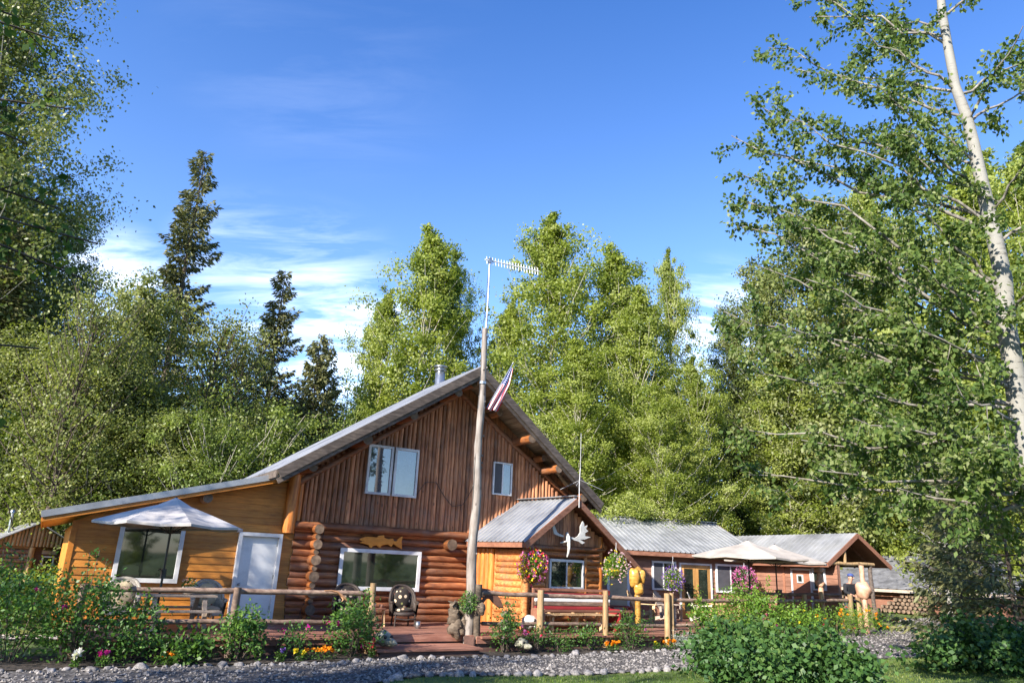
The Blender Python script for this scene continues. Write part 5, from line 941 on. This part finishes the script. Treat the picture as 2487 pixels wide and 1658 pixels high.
for a in [(ol,HO2,2.3,280,790,31,1.9,'olive birch left of the leaning one'),(ol,HO2,2.3,425,960,30,2.1,'lower olive birch before the tallest spruce'),(sp,HSp,2.7,215,660,30,2.2,'thin birch at the sky gap beside the big left tree'),(sp,HSp,2.7,575,770,37,1.7,'sparse birch left of the narrow dark spruce'),
          (al,HAl,3.0,505,1010,29,2.4,'alder bush low behind the wing roof'),(ol,HO2,2.3,395,900,31,2.1,'slender olive birch behind the left end of the wing roof'),(al,HAl,3.0,300,1060,31,2.2,'low alder left of the wing roof'),(ol,HO2,2.3,235,900,34,2.2,'tall olive birch left of the wing'),(al,HAl,3.0,150,1080,34,2.6,'low alder above the garden hut'),(ol,HO2,2.3,110,760,36,2.8,'olive birch behind the garden hut'),(al,HAl,3.0,20,1000,34,3.0,'alder at the left edge behind the hut'),
          (al,HAl,3.0,690,1060,35,2.0,'alder below the young spruces'),(al,HAl,3.0,790,1020,36,2.2,'low alder near the roof rake'),(sp,HSp,2.7,180,800,32,2.2,'thin tree with pale trunk above the alders'),(ol,HO2,2.3,610,930,34,1.3,'olive tree before the narrow dark spruce'),(birC,HC,3.7,340,900,33,1.9,'young birch with bright leaves behind the wing roof'),(birC,HC,3.7,550,1000,33,1.8,'young birch with bright leaves above the wing roof'),(birC,HC,3.7,60,850,38,2.4,'pale birch left of the garden hut chimney')]: place(a[0],a[1],a[2],a[3],a[4],a[5],a[6],a[7])
# the far wood closing the view low down
for i, xW in enumerate(range(-60, 2500, 95)):
    pr_, hh, rr = [(popA,HA,3.7),(s2,HY2,2.5),(al,HAl,3.0),(ol,HO2,2.3)][i % 4]
    place(pr_, hh, rr, xW, 905+random.uniform(-30,60)-(60 if xW > 1650 else 0), random.uniform(47,56), random.uniform(3.4,4.4), 'tree of the dim wood standing far behind the buildings', 'trees of the far wood')
# dark spruce low at the right and small white-trunked aspen before it
loc, H = top(2270, 1010, 24); rs = spruce(loc, H, 3.2, 'dark wide spruce at the right above the currant shrub', irr=.3, step=.24, dens=1.3, sz=.22, zb=.04); 
loc, H = top(2175, 1130, 27); spruce(loc, H, 1.5, 'small spruce partly covering the woodshed', 'lf_spruce2', irr=.3, step=.24, sz=.2, zb=.04)
p = far(1600/3.843+1900, 1250+960/3.843, 33); broadleaf((p[0], p[1], gz(p[0],p[1])), 9, 1.8, 'white-trunked aspen in front of the woodshed', 'lf_poplar2', 'bark_white', prof=oval, nleaf=9000, nb=60, sz=.12, zb=.2, elev=(20,55), r0=.15, nm='aspen_tree')
# big birch at the left
loc, H = top(85, -120, 41); HLB = H; lb = broadleaf(loc, H, 6.0, 'huge dense birch filling the left edge of the picture', 'lf_birch', 'bark_white', prof=lambda t: .55+.45*sin(pi*min(1, t*1.1+.1))**.7, nleaf=100000, nb=230, sz=.17, zb=.10, elev=(8,50), cl=.55, nm='birch_tree', r0=.2, droop=.6)
loc, H = top(-70, -100, 43); broadleaf(loc, H, 5.0, 'dark birch trunk and crown cut by the left edge', 'lf_birch', 'bark_white', prof=oval, nleaf=42000, nb=120, sz=.17, zb=.08, elev=(8,50), cl=.44, nm='birch_tree', droop=.6)
place(lb, HLB, 6.0, 175, 470, 46, 3.9, 'smaller dense birch right below the huge left birch'); place(lb, HLB, 6.0, 20, 420, 45, 5.0, 'dense dark birch behind the left edge boughs'); place(s1, HS, 2.3, 40, 520, 38, 3.0, 'dark spruce standing inside the left birches')
# explicit trees: trunk and limbs aimed at points they reach in the photograph
def limb_tree(nm, label, base, trunk, limbs, leaf, bark, sz, ltw=1.0, per=11, sub=.34, group=None, asp=.72, droop=.7):
    o = thing(nm, base, 0, label, 'tree', group); B = np.array(base); mb = MB(); mb.tube([np.array(p)-B for p, r in trunk], [r for p, r in trunk], 12, .5, 0, None, True, .03); mb.build('trunk', bark, o); lv = LV(); bm = MB()
    T = [np.array(p)-B for p, r in trunk]; TZ = [p[2] for p in T]
    for zs, tip, r in limbs:
        s0 = np.array([np.interp(zs, TZ, [p[k] for p in T]) for k in range(3)]); tip = np.array(tip)-B; L_ = np.linalg.norm(tip-s0); q = tube_pts(s0, tip, 8, .018, .03 if tip[2] < s0[2]+.3*L_ else -.01); bm.tube(q, [r*(1-.85*j/7)+.003 for j in range(8)], 6, .5)
        d = unit(tip-s0); nsub = int(L_/sub)
        for i in range(nsub):
            s = .12+.86*(i+.5)/nsub; x = s*7; j = min(6, int(x)); c0 = q[j]+(q[j+1]-q[j])*(x-j); dd = unit(d*.7+unit(RNG.normal(size=3))*.9+np.array([0,0,.15])); Ls = ltw*RNG.uniform(.45,1.15)*(1.15-.6*s); q2 = [c0, c0+dd*Ls*.5+[0,0,-.03], c0+dd*Ls+[0,0,-.10*Ls]]; bm.tube(q2, [r*.30*(1-s*.6)+.004,.005,.003], 3, .5)
            k = int(per*Ls*3.2); t = RNG.random(k)**.75; c = np.where(t[:,None] < .5, q2[0]+(q2[1]-q2[0])*(t[:,None]*2), q2[1]+(q2[2]-q2[1])*(t[:,None]*2-1))+RNG.normal(size=(k,3))*.075*Ls**.5; lv.add(c, RNG.normal(size=(k,3))*.7+dd*.5+[0,0,-droop], sz*RNG.uniform(.7,1.25,k), sz*asp*RNG.uniform(.85,1.1,k), np.clip(.15+.5*RNG.random()+RNG.normal(size=k)*.2, 0, 1))
            if RNG.random() < .6:
                for _ in range(2):
                    e = q2[1]+unit(RNG.normal(size=3)+dd)*Ls*.55; bm.tube([q2[1], e], [.004,.002], 3, .5); k = int(per*Ls*1.3); t = RNG.random(k); lv.add(q2[1]+(e-q2[1])*t[:,None]+RNG.normal(size=(k,3))*.05, RNG.normal(size=(k,3))*.7+[0,0,-droop], sz*RNG.uniform(.7,1.25,k), sz*asp)
    bm.build('limbs', 'limb_bark' if bark == 'bark_white' else bark, o); lv.build('crown', leaf, o, .3); return o
f = lambda xW, yW, d: far(xW/.9457, yW/.9457, d)
bx, by = 8.25, 11.3; g = gz(bx, by)
trunk = [((bx,by,g-.2),.22),((bx,by,2.5),.19)]+[(f(x+RNG.normal()*3, y, 14), r) for x, y, r in [(2352,1000,.165),(2340,925,.158),(2330,850,.15),(2312,740,.14),(2302,640,.135),(2286,560,.125),(2268,480,.117),(2250,400,.108),(2236,330,.10),(2216,265,.092),(2196,200,.085),(2182,110,.08),(2165,30,.077),(2150,-80,.06),(2140,-300,.03)]]
limbs = []
for x, y, d, z in [(1820,-20,13.5,11.8),(1860,40,14.5,11.3),(1765,110,13.5,10.6),(1830,160,15,10.8),(1730,235,13.5,10.0),(1790,250,12.5,9.8),(1680,312,13.8,9.0),(1740,350,14.8,9.2),(1690,395,13.2,8.6),(1695,455,13.6,8.0),(1760,470,12.6,8.2),(1705,520,13.5,7.6),(1790,560,14.5,7.8),(1740,610,13,7.0),(1850,640,12.3,7.2),(1640,705,13.2,6.5),(1780,740,12.5,6.4),(1880,760,14.3,6.6),(1700,850,12.8,5.6),(1860,880,12.2,5.9),(1700,985,12.6,5.0),(1840,1010,13.6,5.2),(1960,960,12,5.4),(1720,1090,12.8,4.4),(1880,1080,12.2,4.5),(2010,1060,13.4,4.8),(2060,1120,12.4,4.2),
          (1900,-60,14.5,12.6),(2010,-80,13.6,13.2),(1960,60,13,12.0),(2060,60,15,12.4),(2000,180,12.6,11.2),(2300,-60,14,12.6),(2350,60,13,11.6),(2400,180,14.6,10.8),(2390,330,13.2,9.6),(2420,480,14.5,8.6),(2400,620,13,7.6),(2400,120,15.5,11),(2450,760,14,6.6),(2080,300,12.8,9.4),(2050,450,12.5,8.4),(2090,600,12.4,7.2),(2000,820,13,6.0),(2120,760,12.2,6.2),(2200,900,12,5.4),(2230,1040,12.3,4.6),(2330,1100,12.5,4.0),(1930,330,15.2,9.6),(1900,560,15,7.9)]:
    tp = f(x, y, d); hd = hypot(tp[0]-bx, tp[1]-by); limbs.append((max(2.2, tp[2]-g-hd*(.05+.62*ss(4.6,8.5,tp[2]))), tp, .034 if z < 9.5 else .026))
limb_tree('cottonwood_tree', 'near cottonwood with smooth white trunk at the right edge', (bx, by, g), trunk, limbs, 'lf_near2', 'bark_white', .094, 1.1, 27)
# tree just outside the left edge whose boughs hang into view
bx, by = -7.4, 2.6
trunk = [((bx,by,-.2),.17),((bx+.1,by,3),.15),((bx,by+.1,6),.12),((bx,by,9.5),.06)]
limbs = [(z, f(x, y, d), .028) for x, y, d, z in [(120,90,7,6.6),(40,40,6.4,6.9),(160,250,7.4,5.6),(60,330,6.2,5.2),(225,560,7.4,4.6),(140,480,6.8,5.0),(40,620,6.2,4.2),(190,640,7.2,4.0),(90,800,6.6,3.4),(20,980,6.4,2.8),(-60,200,6.2,6),(-60,500,6,4.8)]]
limb_tree('poplar_tree', 'near poplar boughs with large dark leaves at the left edge', (bx, by, 0), trunk, limbs, 'lf_near', 'bark_dark', .085, .62, 9, .30)
# trees of the same clearing, left of and behind the camera; they shade the drive and the front lawn
for i, (x, y, h, r, pr_, hh, rr) in enumerate([(-15.3,6.9,9.9,1.9,al,HAl,3.0),(-11.0,2.8,8.8,3.0,al,HAl,3.0),(-8.6,-1.2,11.0,2.8,popA,HA,4.1),(-5.6,-5.2,13.5,3.0,popB,HB,5.0),(-2.2,-9.6,15.5,3.2,popA,HA,4.1),(2.0,-13.5,17,3.2,popB,HB,5.0),(-12.5,-3,12,3.0,popA,HA,4.1)]):
    c = copy_tree(pr_, None, (x, y, gz(x,y)-.05), random.uniform(0,6)); c.scale = (r/rr, r/rr, h/hh); c['label'] = 'tree of the clearing edge near the viewpoint, outside the picture'; c['group'] = 'trees around the viewpoint'
for i in range(14):
    a = radians(-150+13*i); d = 26+6*(i % 3); c = copy_tree([popA, al, popB][i % 3], None, (d*cos(a)+2, d*sin(a)-4, 0), i, 'tree of the clearing edge near the viewpoint, outside the picture'); q = .34 if i % 3 != 1 else .8; c.scale = (q, q, q); c['group'] = 'trees around the viewpoint'

# ================================================================ THE MAN
p = far(2062, 1440, 28.9); MN = thing('person', (p[0], p[1], .56), HY+radians(-8), 'man in black jacket and blue cap leaning on the rail posts', 'person')
def skin(name, pts, edges, rad, m, parent, root=0, sub=2):
    me = bpy.data.meshes.new(name); me.from_pydata(pts, edges, []); o = link(name, me, [m], parent); sk = o.modifiers.new('skin', 'SKIN'); me_ = o.data
    if not me_.skin_vertices: bpy.context.view_layer.objects.active = o
    for i, r in enumerate(rad): me_.skin_vertices[0].data[i].radius = (r, r) if not hasattr(r, '__len__') else r
    me_.skin_vertices[0].data[root].use_root = True; s = o.modifiers.new('sub', 'SUBSURF'); s.levels = sub; s.render_levels = sub; return o
P_ = [(0,0,.93),(0,-.02,1.15),(0,-.05,1.36),(0,-.08,1.46),(0,-.11,1.53),(0,-.13,1.64),(0,-.13,1.72)]; r_ = [(.16,.12),(.15,.11),(.17,.11),(.06,.06),(.06,.06),(.085,.10),(.06,.07)]; E_ = [(i,i+1) for i in range(6)]
def chain(a, pts, rs):
    for q, r in zip(pts, rs): P_.append(q); r_.append(r); E_.append((a, len(P_)-1)); a = len(P_)-1
    return a
for s in (-1,1):
    hnd = chain(2, [(s*.19,-.06,1.39),(s*.30,-.12,1.17),(s*.27,-.34,1.08),(s*.24,-.42,1.06),(s*.235,-.47,1.05)], [.065,.05,.04,.03,.035])
    for k, (dx, dz) in enumerate([(-.03,-.01),(-.01,0),(.01,0),(.03,-.01)]): chain(hnd, [(s*.235+dx,-.52,1.04+dz),(s*.235+dx*1.1,-.545+.01*k,1.005+dz)], [.011,.009])
    chain(hnd, [(s*.235-s*.045,-.50,1.04)], [.012])
    chain(0, [(s*.10,0,.88),(s*.12,-.02,.48),(s*.13,.02,.10),(s*.135,-.14,.04)], [.095,.062,.045,.04])
skin('body', P_, E_, r_, 'skin', MN)
JP = [(0,0,.86),(0,-.02,1.12),(0,-.05,1.34),(0,-.075,1.43)]; JR = [(.185,.145),(.18,.14),(.20,.14),(.085,.08)]; JE = [(0,1),(1,2),(2,3)]
for s in (-1,1): b = len(JP); JP += [(s*.20,-.06,1.385),(s*.31,-.12,1.17),(s*.275,-.33,1.085)]; JR += [.085,.068,.052]; JE += [(2,b),(b,b+1),(b+1,b+2)]
skin('jacket', JP, JE, JR, 'jacket', MN)
TP = [(0,0,.92)]; TR = [(.175,.14)]; TE = []
for s in (-1,1): b = len(TP); TP += [(s*.10,0,.84),(s*.12,-.02,.48),(s*.13,.02,.08)]; TR += [.115,.085,.07]; TE += [(0,b),(b,b+1),(b+1,b+2)]
skin('trousers', TP, TE, TR, 'jeans', MN)
mb = MB(); mb.blob((0,-.125,1.725), (.098,.115,.065), 14, 8, 0); mb.blob((0,-.235,1.70), (.07,.075,.012), 12, 6, 0); mb.build('cap', 'cap', MN)
mb = MB(); mb.blob((0,-.245,1.635), (.013,.02,.022), 8, 6, 0)
for s in (-1,1): mb.blob((s*.095,-.125,1.64), (.012,.02,.03), 8, 6, 0)
mb.build('nose_and_ears', 'skin', MN); mb = MB()
for s in (-1,1): mb.blob((s*.032,-.222,1.66), (.012,.008,.008), 8, 6, 0)
mb.blob((0,-.225,1.592), (.025,.008,.006), 8, 6, 0); mb.build('eyes_and_mouth', 'jacket', MN)

# firewood stacked against the woodshed, stone bench at the far right
me0 = None; wx = 0
def logend(x, y, z, r, first):
    global me0
    if me0 is None: mb = MB(); mb.tube([(0,-.22,0),(0,.22,0)], 1*.08, 7, .5, 0, 1, True, .12); me0 = mb.build('firewood_log', ['drift','endgrain'])
    o = me0 if first else me0.copy()
    if not first: COL.objects.link(o)
    o.location = (x, y, z); o.rotation_euler = (0, random.uniform(0,6), S1.rotation_euler[2]); o.scale = (r/.08, 1, r/.08); tag(o, 'split log end in the firewood stack against the woodshed', 'firewood', 'firewood stack'); return o
ca, sa = cos(SA), sin(SA); sx, sy = S1.location.x, S1.location.y; n_ = 0
for row in range(7):
    for c in range(24):
        if row > 3+2.4*sin(c*.33+1.1): continue
        lx = .9+c*.19+(row % 2)*.09; ly = -.12; logend(sx+lx*ca-ly*sa, sy+lx*sa+ly*ca, gz(sx,sy)+.10+row*.155, random.uniform(.065,.095), n_ == 0); n_ += 1
p = far(2430, 1515, 22); SB = thing('stone_bench', (p[0], p[1], gz(p[0],p[1])), radians(-8), 'low slab bench on stones at the far right', 'bench'); mb = MB(); mb.box(-1.3,1.3,-.2,.2,.34,.42); mb.build('slab', 'cedar_grey', SB, .01)
for x in (-.9,0,.9): mb = MB(); mb.blob((x,0,.17), (.25,.2,.18), 10, 7, .15); mb.build('support', 'stone', SB)
